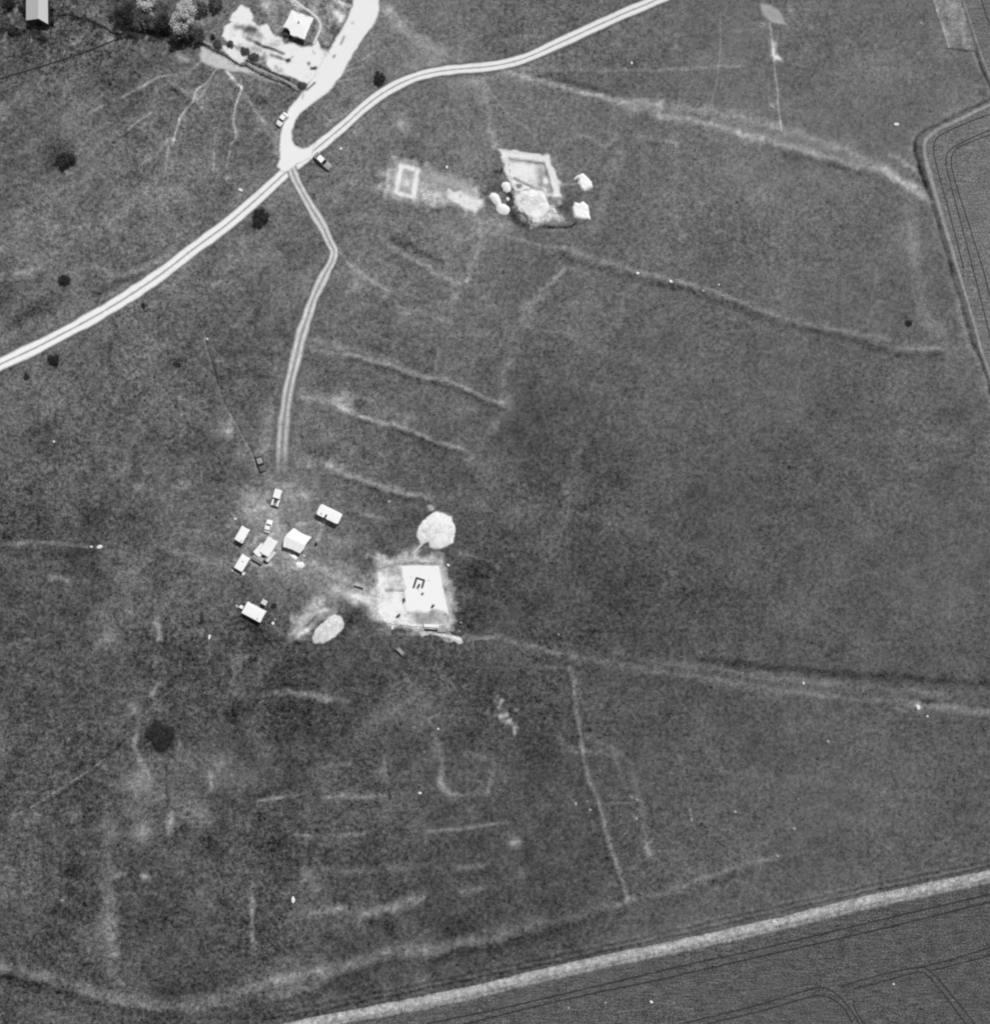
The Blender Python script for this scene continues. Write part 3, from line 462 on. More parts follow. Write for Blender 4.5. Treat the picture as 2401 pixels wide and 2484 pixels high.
# main double rutted chalk track
main = [(-60, 916), (0, 884)] + A((110, 2035), (275, 1955), (600, 1778), (900, 1585), (1100, 1432), (1300, 1284), (1450, 1155), (1560, 1055), (1650, 975), (1760, 890), (1889, 785)) + B((95, 705), (200, 610), (300, 535), (400, 478), (500, 437), (600, 412), (700, 398), (800, 389), (900, 380), (1000, 364), (1100, 337), (1200, 297), (1300, 250), (1400, 205), (1500, 158), (1600, 113), (1700, 68), (1800, 28), (1889, -12), (1990, -60))
prof = [(-1.35, 120, 0), (-1.08, 165, .55), (-.92, 205, .9), (-.75, 236, 1), (-.5, 242, 1), (-.27, 236, 1), (-.12, 205, 1), (0, 150, 1), (.12, 205, 1), (.27, 236, 1), (.5, 242, 1), (.75, 236, 1), (.92, 205, .9), (1.08, 165, .55), (1.35, 120, 0)]
strip('track', main, [1.38, 1.38, 1.42, 1.4, 1.3, 1.2, 1.1, 1.0, 1.0, 1.12, 1.15], prof, 0.055, rough=0.6, jit=0.12)
for nb, rg in ((main, 0.9),): strip('track', nb, 2.1, [(-1, 120, 0), (-.5, 128, .55), (0, 130, .6), (.5, 128, .55), (1, 120, 0)], 0.012, rough=1.4, jit=.35)
side = A((1665, 950), (1700, 1040), (1780, 1185), (1850, 1300), (1885, 1380)) + [(810, 607), (806, 632), (790, 662), (762, 720), (745, 770), (730, 815), (722, 850)] + D((1680, 150), (1652, 270), (1632, 400), (1622, 500), (1616, 600), (1612, 700), (1608, 800))
prof2 = [(-1.4, 110, 0), (-1.1, 140, .45), (-.85, 175, .85), (-.6, 210, 1), (-.4, 216, 1), (-.2, 184, .95), (0, 160, .9), (.2, 184, .95), (.4, 216, 1), (.6, 210, 1), (.85, 175, .85), (1.1, 140, .45), (1.4, 110, 0)]
strip('track', side, [1.05, 1.1, 1.15, 1.15, 1.2, 1.3, 1.35, 1.4, 1.5, 1.5], prof2, 0.065, rough=0.7, taper=[(0, 1), (.5, .95), (.72, .8), (.9, .6), (1, 0)], jit=.2)
strip('track', side, [1.6, 1.6, 1.8, 2.0, 2.2, 3.0, 3.0, 2.4], [(-1, 120, 0), (-.5, 128, .5), (0, 130, .6), (.5, 130, .6), (1, 126, 0)], 0.012, rough=1.4, jit=.3)
# pale stubble strip and the arable fields beyond it
ub = [(600, 2500), (800, 2463), (970, 2427), (1139, 2393), (1308, 2353), (1478, 2317), (1600, 2291), (1854, 2228), (2108, 2173), (2401, 2113), (2500, 2092)]
lb = [(640, 2530), (800, 2490), (970, 2462), (1139, 2427), (1308, 2386), (1478, 2345), (1600, 2321), (1854, 2273), (2108, 2205), (2401, 2142), (2500, 2120)]
md = [((a + c) / 2, (b + d) / 2) for (a, b), (c, d) in zip(ub, lb)]
fld = [lb[0]] + lb[1:] + [(2560, 2110), (2560, 2620), (600, 2620)]
fo = patch('crop_field', fld, 92, 0.3, 0.02, 1.0, 0.3, M_FIELD, wob=0.05)
strip('field_margin', md, 1.45, [(-1.25, 110, 0), (-1, 130, .6), (-.7, 150, .9), (-.35, 142, 1), (-.1, 165, 1), (.2, 172, 1), (.5, 176, 1), (.8, 165, 1), (1.0, 150, .9), (1.12, 120, 0)], 0.05, rough=1.9, jit=0.09)
tl = [(-1, 84, 0), (-.6, 74, .7), (0, 60, .95), (.6, 74, .7), (1, 84, 0)]
tlr = [(-1, 96, 0), (-.6, 84, .7), (0, 72, .9), (.6, 84, .7), (1, 96, 0)]
for pts, w in [(H((560, 1960), (1000, 1868), (1400, 1775), (1889, 1660)) + I((200, 1612), (600, 1525), (1200, 1380), (1892, 1217), (2000, 1190)), .2),
               (H((760, 1965), (1100, 1880), (1500, 1788), (1889, 1708)) + I((200, 1660), (600, 1570), (1200, 1432), (1892, 1262), (2000, 1235)), .2),
               (I((150, 1955), (400, 1895), (600, 1842), (870, 1760), (940, 1755), (1010, 1790), (1080, 1860), (1130, 1940), (1160, 2000)), .17),
               (I((250, 1965), (450, 1920), (650, 1868), (850, 1808), (930, 1800), (1000, 1825), (1060, 1880), (1100, 1950)), .17),
               (I((1050, 1740), (1300, 1672), (1480, 1638), (1550, 1660), (1650, 1770), (1780, 1930), (1820, 1990)), .17),
               (I((1110, 1760), (1350, 1698), (1480, 1665), (1540, 1690), (1640, 1810), (1740, 1945), (1780, 2000)), .17),
               (I((1480, 1638), (1680, 1590), (1892, 1522), (1980, 1495)), .16), (I((1555, 1655), (1700, 1620), (1892, 1570), (1980, 1545)), .16),
               (I((1105, 1820), (1125, 1890), (1180, 1970), (1200, 2000)), .17)]:
    strip('tramline', pts, w * 1.25, tl, 0.045, rough=.6, parent=fo)
eb = C_((1990, 555), (1892, 598), (1800, 640), (1700, 690), (1600, 735), (1530, 790), (1515, 850), (1535, 950), (1600, 1180), (1700, 1520), (1800, 1850), (1835, 1980)) + F((1870, 120), (1892, 190), (1960, 400))
fr = patch('crop_field', eb + [(2700, 900), (2700, 235)], 123, 0.4, 0.02, 0.9, 0.3, M_FIELD, wob=0.05)
strip('field_margin', eb, [0.55, .6, .75, .6, .45, .45, .45], [(-1.2, 120, 0), (-.7, 140, .9), (0, 168, 1), (.7, 140, .9), (1.2, 120, 0)], 0.05, rough=1.0)
for pts in [C_((1960, 712), (1892, 742), (1780, 790), (1665, 855), (1640, 930), (1665, 1050), (1720, 1260), (1790, 1530), (1850, 1760), (1900, 1960)), C_((1970, 740), (1892, 770), (1760, 820), (1690, 860), (1670, 930), (1700, 1060), (1790, 1350), (1850, 1540), (1892, 1700)),
            C_((1892, 652), (1750, 705), (1630, 760), (1580, 800), (1570, 870), (1590, 960), (1680, 1300), (1740, 1540))]: strip('tramline', pts, .16, tlr, 0.045, rough=.6, parent=fr)
ft = patch('crop_field', C_((1735, -60), (1790, 160), (1850, 340), (1892, 440), (1960, 600), (2100, 600), (2100, -60)), 120, 0.3, 0.02, 0.9, 0.3, M_FIELD, wob=0.05)
strip('field_margin', C_((1722, -60), (1745, 20), (1795, 170), (1850, 335), (1892, 435), (1940, 560)), .45, [(-1.2, 120, 0), (-.7, 130, .8), (0, 150, 1), (.7, 130, .8), (1.2, 120, 0)], 0.05, rough=1.0)
strip('tramline', C_((1830, -60), (1860, 60), (1892, 140), (1960, 300)), .16, tlr, 0.04, parent=ft)
patch('rough_grass', C_((1545, -60), (1600, 120), (1650, 272), (1808, 288), (1760, 130), (1715, -60)), 143, 0.25, 0.03, 1.7, mott=34, wob=0.1, marks=[(C_((1560, -20), (1610, 120), (1655, 270)), 3, 26), (C_((1680, 40), (1750, 200)), 14, 12)])
patch('worn_ground', C_((575, 15), (600, 15), (640, 25), (690, 60), (715, 115), (730, 138), (690, 135), (640, 125), (600, 95), (578, 60)), 172, 0.4, 0.03, 0.5, marks=[(C_((640, 122), (728, 138)), 4, 22)], wob=0.15)
# worn turf and chalky spreads about the digs
patch('worn_ground', TL((100, 250), (180, 160), (400, 220), (600, 300), (760, 330), (860, 440), (870, 530), (800, 610), (600, 540), (500, 530), (350, 520), (100, 470), (60, 390)), 188, 1.2, 0.016, 1.6, mott=60, wob=1.2)
ringm = [(TL((232, 225), (358, 255), (322, 465), (190, 430), (232, 225)), 6.0, 62), (TL((270, 350), (268, 360)), 7, 34), (TL((290, 280), (288, 290)), 9, -14), (TL((270, 410), (260, 405)), 8, -12)]
patch('worn_ground', TL((190, 190), (410, 235), (355, 510), (140, 450)), 186, 1.0, 0.03, 1.1, marks=ringm, mott=30, wob=.5)
patch('worn_ground', TL((590, 400), (700, 430), (860, 490), (850, 540), (800, 592), (700, 555), (600, 490)), 228, 0.5, 0.03, 0.9, wob=0.6, mott=20, marks=[(TL((680, 460), (690, 465)), 3, -40)])
patch('worn_ground', TL((430, 240), (620, 300), (760, 340), (740, 400), (620, 400), (440, 400)), 178, 1.6, 0.024, 1.0)
patch('worn_ground', TB((245, 735), (480, 738), (640, 690), (720, 650), (800, 740), (1030, 760), (1070, 890), (1160, 1230), (1160, 1440), (1180, 1600), (1000, 1640), (750, 1590), (440, 1590), (330, 1540), (230, 1410), (120, 1360), (-70, 1260), (-120, 1130), (100, 1110), (240, 1120), (262, 900)), 204, 1.5, 0.016, 1.5, mott=56, wob=1.0, marks=[(TB((60, 1050), (90, 1090)), 8, 20)])
strip('path', TB((690, 700), (760, 630), (830, 560)), .33, [(-1, 180, 0), (-.4, 200, .9), (0, 208, 1), (.4, 200, .9), (1, 180, 0)], 0.04)
patch('worn_ground', CP((1130, 1500), (1250, 1480), (1290, 1600), (1400, 1620), (1380, 1700), (1200, 1750), (1080, 1900), (1000, 1990), (850, 1960), (900, 1720), (1050, 1680)), 178, 1.2, 0.02, 1.6, mott=56, wob=.9, marks=[(CP((1180, 1720), (1030, 1860)), 3, -40), (CP((1210, 1680), (1290, 1640)), 5, 40), (CP((1050, 1900), (960, 1960)), 6, 40)])
patch('worn_ground', T7((1420, 440), (1520, 480), (1590, 510), (1620, 570), (1560, 590), (1480, 550), (1410, 560)), 205, 0.25, 0.03, 1.0, wob=.2)
patch('worn_ground', T7((1160, 410), (1400, 395), (1410, 560), (1330, 540), (1250, 490), (1180, 460)), 160, 0.3, 0.026, 1.3, wob=.3, mott=30)
patch('worn_ground', T7((845, 375), (950, 370), (1010, 400), (1030, 450), (940, 460), (880, 440)), 205, 0.25, 0.03, 1.0, wob=.2)
# the two open excavations
up_m = [(TA((460, 200), (700, 220), (1100, 260)), 9, 14), (TA((1140, 330), (1200, 520), (1250, 700), (1290, 830)), 5.5, 26), (TA((760, 480), (800, 500)), 26, 22), (TA((540, 270), (700, 290), (1078, 345)), 2.6, -50), (TA((1085, 360), (1150, 600)), 2, -30),  # thin dark lines paint shadow under the inner cut's top and right edges
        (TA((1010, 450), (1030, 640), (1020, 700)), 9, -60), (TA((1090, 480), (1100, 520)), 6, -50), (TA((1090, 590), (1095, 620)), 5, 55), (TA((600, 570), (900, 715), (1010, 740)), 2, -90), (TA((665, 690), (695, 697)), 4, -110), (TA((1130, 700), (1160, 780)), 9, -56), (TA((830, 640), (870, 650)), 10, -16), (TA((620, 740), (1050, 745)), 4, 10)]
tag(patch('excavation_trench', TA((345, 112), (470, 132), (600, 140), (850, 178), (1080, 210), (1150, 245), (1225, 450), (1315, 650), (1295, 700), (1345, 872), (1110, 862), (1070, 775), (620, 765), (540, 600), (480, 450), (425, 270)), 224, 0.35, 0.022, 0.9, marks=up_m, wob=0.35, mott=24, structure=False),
    'open chalk trench with a stepped inner floor north of the big shadowed spoil mound', 'trench')
lo_m = [(TB((560, 818), (1012, 826)), 3.2, -90), (TB((1030, 850), (1080, 1100), (1130, 1330)), 3, -30), (TB((370, 1137), (580, 1137)), 1.8, -60),  # first two lines paint the shadow of the top and right trench edges
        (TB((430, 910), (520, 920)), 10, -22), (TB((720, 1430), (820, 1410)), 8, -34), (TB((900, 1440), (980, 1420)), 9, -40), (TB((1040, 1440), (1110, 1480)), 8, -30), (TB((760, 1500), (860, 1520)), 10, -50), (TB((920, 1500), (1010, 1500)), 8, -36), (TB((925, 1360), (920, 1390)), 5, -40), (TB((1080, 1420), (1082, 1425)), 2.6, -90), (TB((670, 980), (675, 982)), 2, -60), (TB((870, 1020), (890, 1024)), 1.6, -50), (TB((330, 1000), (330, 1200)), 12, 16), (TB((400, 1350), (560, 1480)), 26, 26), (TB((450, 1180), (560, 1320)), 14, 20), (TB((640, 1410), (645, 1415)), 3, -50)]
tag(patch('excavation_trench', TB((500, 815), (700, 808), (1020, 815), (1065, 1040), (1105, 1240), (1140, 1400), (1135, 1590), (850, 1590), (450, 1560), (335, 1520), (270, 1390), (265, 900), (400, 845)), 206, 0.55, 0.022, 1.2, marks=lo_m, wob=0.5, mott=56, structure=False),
    'brilliant white chalk trench with a dark U shaped slot in its middle', 'trench')

#__OBJ__
tf = [o for o in col.objects if o.name.startswith('excavation_trench')][-1]
patch('chalk_floor', TB((522, 830), (800, 832), (1008, 828), (1055, 1060), (1090, 1240), (1128, 1420), (1060, 1400), (980, 1375), (850, 1390), (700, 1385), (625, 1375), (600, 1300), (590, 1100), (560, 960)), 246, 0.4, 0.034, 0.3, wob=0.4, step=.09, parent=tf,
      marks=[(TB((700, 1105), (735, 992), (825, 1020), (800, 1105)), 2.1, -230), (TB((768, 1072), (748, 1108)), 2.3, -230), (TB((808, 1176), (800, 1187)), 2.6, -170), (TB((750, 1130), (765, 1150)), 3, -20), (TB((670, 980), (675, 982)), 1.6, -60), (TB((870, 1020), (890, 1024)), 1.4, -50)])
for c_, r_, t_ in [(H((975, 125))[0], 8, 158), (H((990, 195))[0], 9, 170), (H((1015, 225))[0], 7, 165), (H((1050, 270))[0], 8, 172), (H((1065, 155))[0], 5, 150), (H((905, 180))[0], 5, 130), (H((940, 100))[0], 5, 135)]:
    patch('worn_ground', [(c_[0] + r_ * math.cos(t) * (1 + .3 * math.sin(3 * t + r_)), c_[1] + r_ * math.sin(t)) for t in np.linspace(0, 6.28, 9)[:-1]], t_, .5, .02, 1.5, wob=.9, mott=50)
patch('worn_ground', TA((560, 740), (1100, 740), (1120, 860), (1180, 960), (1290, 1000), (1330, 1180), (1200, 1230), (1060, 1260), (900, 1300), (760, 1180), (660, 1000), (640, 860)), 205, .9, .02, 1.6, wob=.9, mott=60)
# ---------------------------------------------------------------- mesh builder
class MB:
    def __init__(s): s.v = []; s.f = []
    def add(s, vs, fs):
        n = len(s.v); s.v += [tuple(v) for v in vs]; s.f += [tuple(i + n for i in f) for f in fs]; return s
    def box(s, x0, x1, y0, y1, z0, z1, rz=0.0, c=None):
        vs = [(x, y, z) for z in (z0, z1) for x, y in ((x0, y0), (x1, y0), (x1, y1), (x0, y1))]
        if rz:
            cx, cy = c or ((x0 + x1) / 2, (y0 + y1) / 2); ca, sa = math.cos(rz), math.sin(rz)
            vs = [(cx + (x - cx) * ca - (y - cy) * sa, cy + (x - cx) * sa + (y - cy) * ca, z) for x, y, z in vs]
        return s.add(vs, [(0, 3, 2, 1), (4, 5, 6, 7), (0, 1, 5, 4), (1, 2, 6, 5), (2, 3, 7, 6), (3, 0, 4, 7)])
    def rings(s, rs, cap=True):
        n = len(rs[0]); base = len(s.v)
        for r in rs: s.v += [tuple(p) for p in r]
        for i in range(len(rs) - 1):
            for k in range(n): a = base + i * n + k; b = base + i * n + (k + 1) % n; s.f.append((a, b, b + n, a + n))
        if cap: s.f.append(tuple(base + k for k in range(n))[::-1]); s.f.append(tuple(base + (len(rs) - 1) * n + k for k in range(n)))
        return s
    def tube(s, p, r, n=8):
        rs = []; p = [Vector(q) for q in p]
        for i, q in enumerate(p):
            t = (p[min(i + 1, len(p) - 1)] - p[max(i - 1, 0)]).normalized(); a = t.cross(Vector((0, 0, 1)))
            if a.length < 1e-3: a = Vector((1, 0, 0))
            a.normalize(); b = t.cross(a); rr = r[i] if hasattr(r, '__len__') else r
            rs.append([q + (a * math.cos(2 * math.pi * k / n) + b * math.sin(2 * math.pi * k / n)) * rr for k in range(n)])
        return s.rings(rs)
    def wheel(s, x, y, r, w, z=None):
        z = r if z is None else z; rs = []
        for yy, rr in ((y - w / 2, r * .9), (y - w / 2 + .03, r), (y + w / 2 - .03, r), (y + w / 2, r * .9)): rs.append([(x + rr * math.cos(t), yy, z + rr * math.sin(t)) for t in np.linspace(0, 2 * math.pi, 17)[:-1]])
        return s.rings(rs)
    def build(s, name, mat, parent=None, smooth_=False, bev=0.0):
        me = bpy.data.meshes.new(name); me.from_pydata(s.v, [], s.f); me.update()
        bm = bmesh.new(); bm.from_mesh(me); bmesh.ops.recalc_face_normals(bm, faces=bm.faces)
        if bev: bmesh.ops.bevel(bm, geom=list(bm.edges), offset=bev, segments=2, affect='EDGES', clamp_overlap=True)
        bm.to_mesh(me); bm.free()
        if smooth_: me.polygons.foreach_set('use_smooth', [True] * len(me.polygons))
        return link(name, me, mat, parent)
def rrect(x0, x1, y0, y1, r, z, n=5):
    """rounded rectangle ring at height z"""
    out = []
    for cx, cy, a in ((x1 - r, y1 - r, 0), (x0 + r, y1 - r, 90), (x0 + r, y0 + r, 180), (x1 - r, y0 + r, 270)):
        for t in np.linspace(a, a + 90, n): out.append((cx + r * math.cos(math.radians(t)), cy + r * math.sin(math.radians(t)), z))
    return out
def place(pts, z=0.0):
    """mean of frame points -> ground location"""
    a = np.array(pts).mean(0); x, y = P(a[0], a[1], z); return (x, y, float(gh(x, y)))
def ang(dx, dy): return math.atan2(-dy, dx)

# ---------------------------------------------------------------- spoil heaps, sheets
def heap(poly, h, slope, tone, label, cat='spoil heap', lump=0.35, mott=30, marks=(), name='spoil_heap', step=0.16, steep=None, flat=None):
    p = PW(poly); a = np.array(p); x0, y0 = a.min(0) - .5; x1, y1 = a.max(0) + .5; wv = (.9 if lump > .3 and h > 1 else .45) if name == 'spoil_heap' else .25
    X, Y = np.meshgrid(np.arange(x0, x1 + step, step), np.arange(y0, y1 + step, step), indexing='ij')
    sd = poly_sd(X + (fbm(X, Y, 1.0, 31, 3) - .5) * wv, Y + (fbm(X, Y, 1.0, 36, 3) - .5) * wv, p)
    cover = np.clip(.5 + sd / (.5 if name == 'spoil_heap' else .2), 0, 1); ss = slope
    if steep:
        cxm, cym = a.mean(0); th = np.cos(np.arctan2(Y - cym, X - cxm) - steep[0]); ss = slope + (steep[1] - slope) * np.clip(th, 0, 1)
    z = h * (1 - np.exp(-np.clip(sd, 0, None) * ss / h)) + lump * ((fbm(X, Y, 1.5, 33, 3) - .5) + (.28 if name == 'spoil_heap' else 0) * (fbm(X, Y, .5, 37, 2) - .5)) * np.clip(sd / 0.9, 0, 1)
    T = tone + (fbm(X, Y, 1.4, 35, 3) - .5) * mott
    for mp, w, d in marks:
        q = PW(mp); q = q if len(q) > 1 else [q[0], (q[0][0] + .01, q[0][1])]; T += d * np.exp(-(seg_dist(X, Y, q) / (w * S)) ** 2)
    cx, cy = a.mean(0); gz = gh(X, Y)
    me = grid_mesh(name, X - cx, Y - cy, z + gz + 0.035, {'tone': np.clip(T, 20, 248) / 255, 'cover': cover, 'rough': np.full(X.shape, 1.0)}, keep=sd > -.25)
    o = link(name, me, M_HEAP); o.location = (cx, cy, 0); tag(o, label, cat); return o
heap(TB((740, 490), (770, 560), (800, 590), (880, 560), (890, 620), (930, 640), (1010, 650), (1080, 620), (1170, 560), (1190, 500), (1197, 420), (1190, 370), (1160, 320), (1155, 260), (1110, 250), (1060, 220), (980, 200), (920, 225), (870, 265), (800, 320), (765, 370), (750, 430)),
     0.9, 0.6, 232, 'large round pale chalk spoil heap just north of the brilliant white trench', mott=26, lump=.26, marks=[(TB((870, 590), (850, 620)), 6, -60), (TB((1120, 480), (1130, 500)), 6, -16), (TB((810, 430), (900, 400)), 4, -16)])
heap(CP((1120, 2000), (1165, 1890), (1250, 1815), (1320, 1735), (1400, 1705), (1480, 1735), (1520, 1810), (1505, 1890), (1430, 1960), (1350, 2020), (1240, 2070), (1140, 2060)), 0.7, 0.6, 214, 'smooth oval grey white spoil heap below and left of the white trench', mott=12, lump=.12)
heap(TA((640, 860), (620, 930), (640, 1010), (650, 1100), (750, 1140), (790, 1210), (850, 1280), (900, 1300), (1000, 1240), (1060, 1180), (1120, 1100), (1150, 1010), (1110, 900), (1080, 800), (1040, 770), (900, 760), (760, 770), (700, 800)), 1.2, .75, 240,
     'tall lumpy chalk spoil heap with a dark shadowed foot, south of the stepped trench', lump=0.5, mott=34, steep=(math.radians(235), 3.4), marks=[(TA((900, 960), (880, 900), (960, 880)), 13, -22), (TA((740, 930), (720, 950)), 4, -40), (TA((870, 1240), (880, 1210)), 4, -40), (TA((760, 860), (700, 830)), 8, -20)])
heap(TA((420, 700), (440, 650), (490, 632), (545, 660), (567, 720), (550, 785), (500, 800), (450, 780)), .6, 1.2, 246, 'small round white chalk pile beside the west edge of the stepped trench', 'chalk pile', .15, 8, name='chalk_pile')
heap(TA((228, 860), (260, 810), (310, 800), (370, 840), (400, 900), (420, 970), (480, 985), (540, 1030), (550, 1080), (520, 1130), (450, 1145), (380, 1120), (345, 1080), (330, 1000), (270, 930)), .7, 1.2, 246, 'white chalk pile shaped like a peanut, left of the tall spoil heap', 'chalk pile', .2, 8, name='chalk_pile')
heap(TA((1120, 1130), (1160, 1110), (1170, 1180), (1140, 1200)), .35, 1.2, 232, 'small white chalk pile at the right foot of the tall spoil heap', 'chalk pile', .1, 10, name='chalk_pile')
heap(TA((1160, 1050), (1220, 1030), (1270, 1090), (1250, 1115), (1190, 1085)), .35, 1.2, 222, 'small crescent of pale chalk beside the tall spoil heap', 'chalk pile', .15, 16, name='chalk_pile')
heap(CP((905, 1070), (930, 1045), (1010, 1045), (1035, 1090), (1000, 1125), (930, 1125)), .45, 1.3, 246, 'small white hexagonal chalk pile below the square white marquee', 'chalk pile', .1, 8, name='chalk_pile')
heap(T7((990, 400), (1000, 390)) + T7((1420, 445), (1500, 470), (1590, 500), (1610, 570), (1500, 550), (1430, 520)), .3, .9, 222, 'pale scatter of chalk spoil off the bottom right corner of the white trench', 'spoil heap', .1, 26)
heap(TB((860, 130), (900, 118), (938, 150), (930, 190), (880, 190)), .3, .9, 168, 'tiny grey heap touching the top of the large round spoil heap', 'spoil heap', .1, 30)
def sheet(poly, label, cat, hgt=0.5, mat=None, name='tarpaulin', pole=None):
    """heavy sheet thrown over a low stack: a draped skin with a hem that meets the ground"""
    p = PW(poly); a = np.array(p); x0, y0 = a.min(0) - .3; x1, y1 = a.max(0) + .3; cx, cy = a.mean(0); st = 0.1
    X, Y = np.meshgrid(np.arange(x0, x1, st), np.arange(y0, y1, st), indexing='ij'); sd = poly_sd(X, Y, p)
    z = hgt * np.clip(sd / 0.45, 0, 1) ** .6 * (.75 + .5 * fbm(X, Y, .8, 91, 2)) - .1 * (sd < 0)
    me = grid_mesh(name, X - cx, Y - cy, z + gh(X, Y) + .04, {'tone': z}, keep=sd > 0)
    o = link(name, me, mat or MCANVAS); o.location = (cx, cy, 0); return tag(o, label, cat)
sheet(TA((1525, 615), (1535, 580), (1575, 540), (1665, 500), (1740, 570), (1800, 640), (1815, 720), (1760, 760), (1680, 788), (1630, 740), (1610, 695), (1580, 665), (1600, 610), (1590, 590), (1560, 595)), 'white sheet with a hooked corner, upper of two right of the stepped trench', 'tarpaulin', .55)
sheet(TA((1500, 1040), (1520, 990), (1538, 945), (1610, 965), (1665, 930), (1745, 1000), (1765, 1130), (1785, 1220), (1640, 1215), (1530, 1190)), 'white five sided sheet with a dull centre, lower of two right of the stepped trench', 'tarpaulin', .5)
sheet(CP((830, 955), (900, 960), (940, 990), (915, 1030), (870, 1005)), 'ragged white sheet on the turf between the marquee and the chalk pile', 'tarpaulin', .3)

# ---------------------------------------------------------------- stones
STN = {}
def stone_mesh(k, mt=None):
    mt = mt or MSTONE; kk = (k, mt.name)
    if kk in STN: return STN[kk]
    r = random.Random(k); bm = bmesh.new(); bmesh.ops.create_icosphere(bm, subdivisions=2, radius=1.0)
    for v in bm.verts: v.co *= 0.82 + 0.36 * r.random(); v.co.z *= 0.7
    me = bpy.data.meshes.new('chalk_stone'); bm.to_mesh(me); bm.free(); me.materials.append(mt); STN[kk] = me; return me
def stone(pt, rx, ry, label, rz=0.0, dz=0):
    x, y = P(*pt); o = bpy.data.objects.new('chalk_stone', stone_mesh(random.randint(0, 5), MSTONE2 if any(k in label.split() for k in ('pale', 'dim', 'dull', 'grey', 'faint')) and 'chalk' not in label else MSTONE)); col.objects.link(o)
    o.scale = (rx * S * .85, ry * S * .85, min(rx, ry) * S * .8); o.rotation_euler = (0, 0, rz); o.location = (x, y, float(gh(x, y)) + min(rx, ry) * S * .45)
    return tag(o, label, 'stone', 'white stones and chalk blocks on the turf')
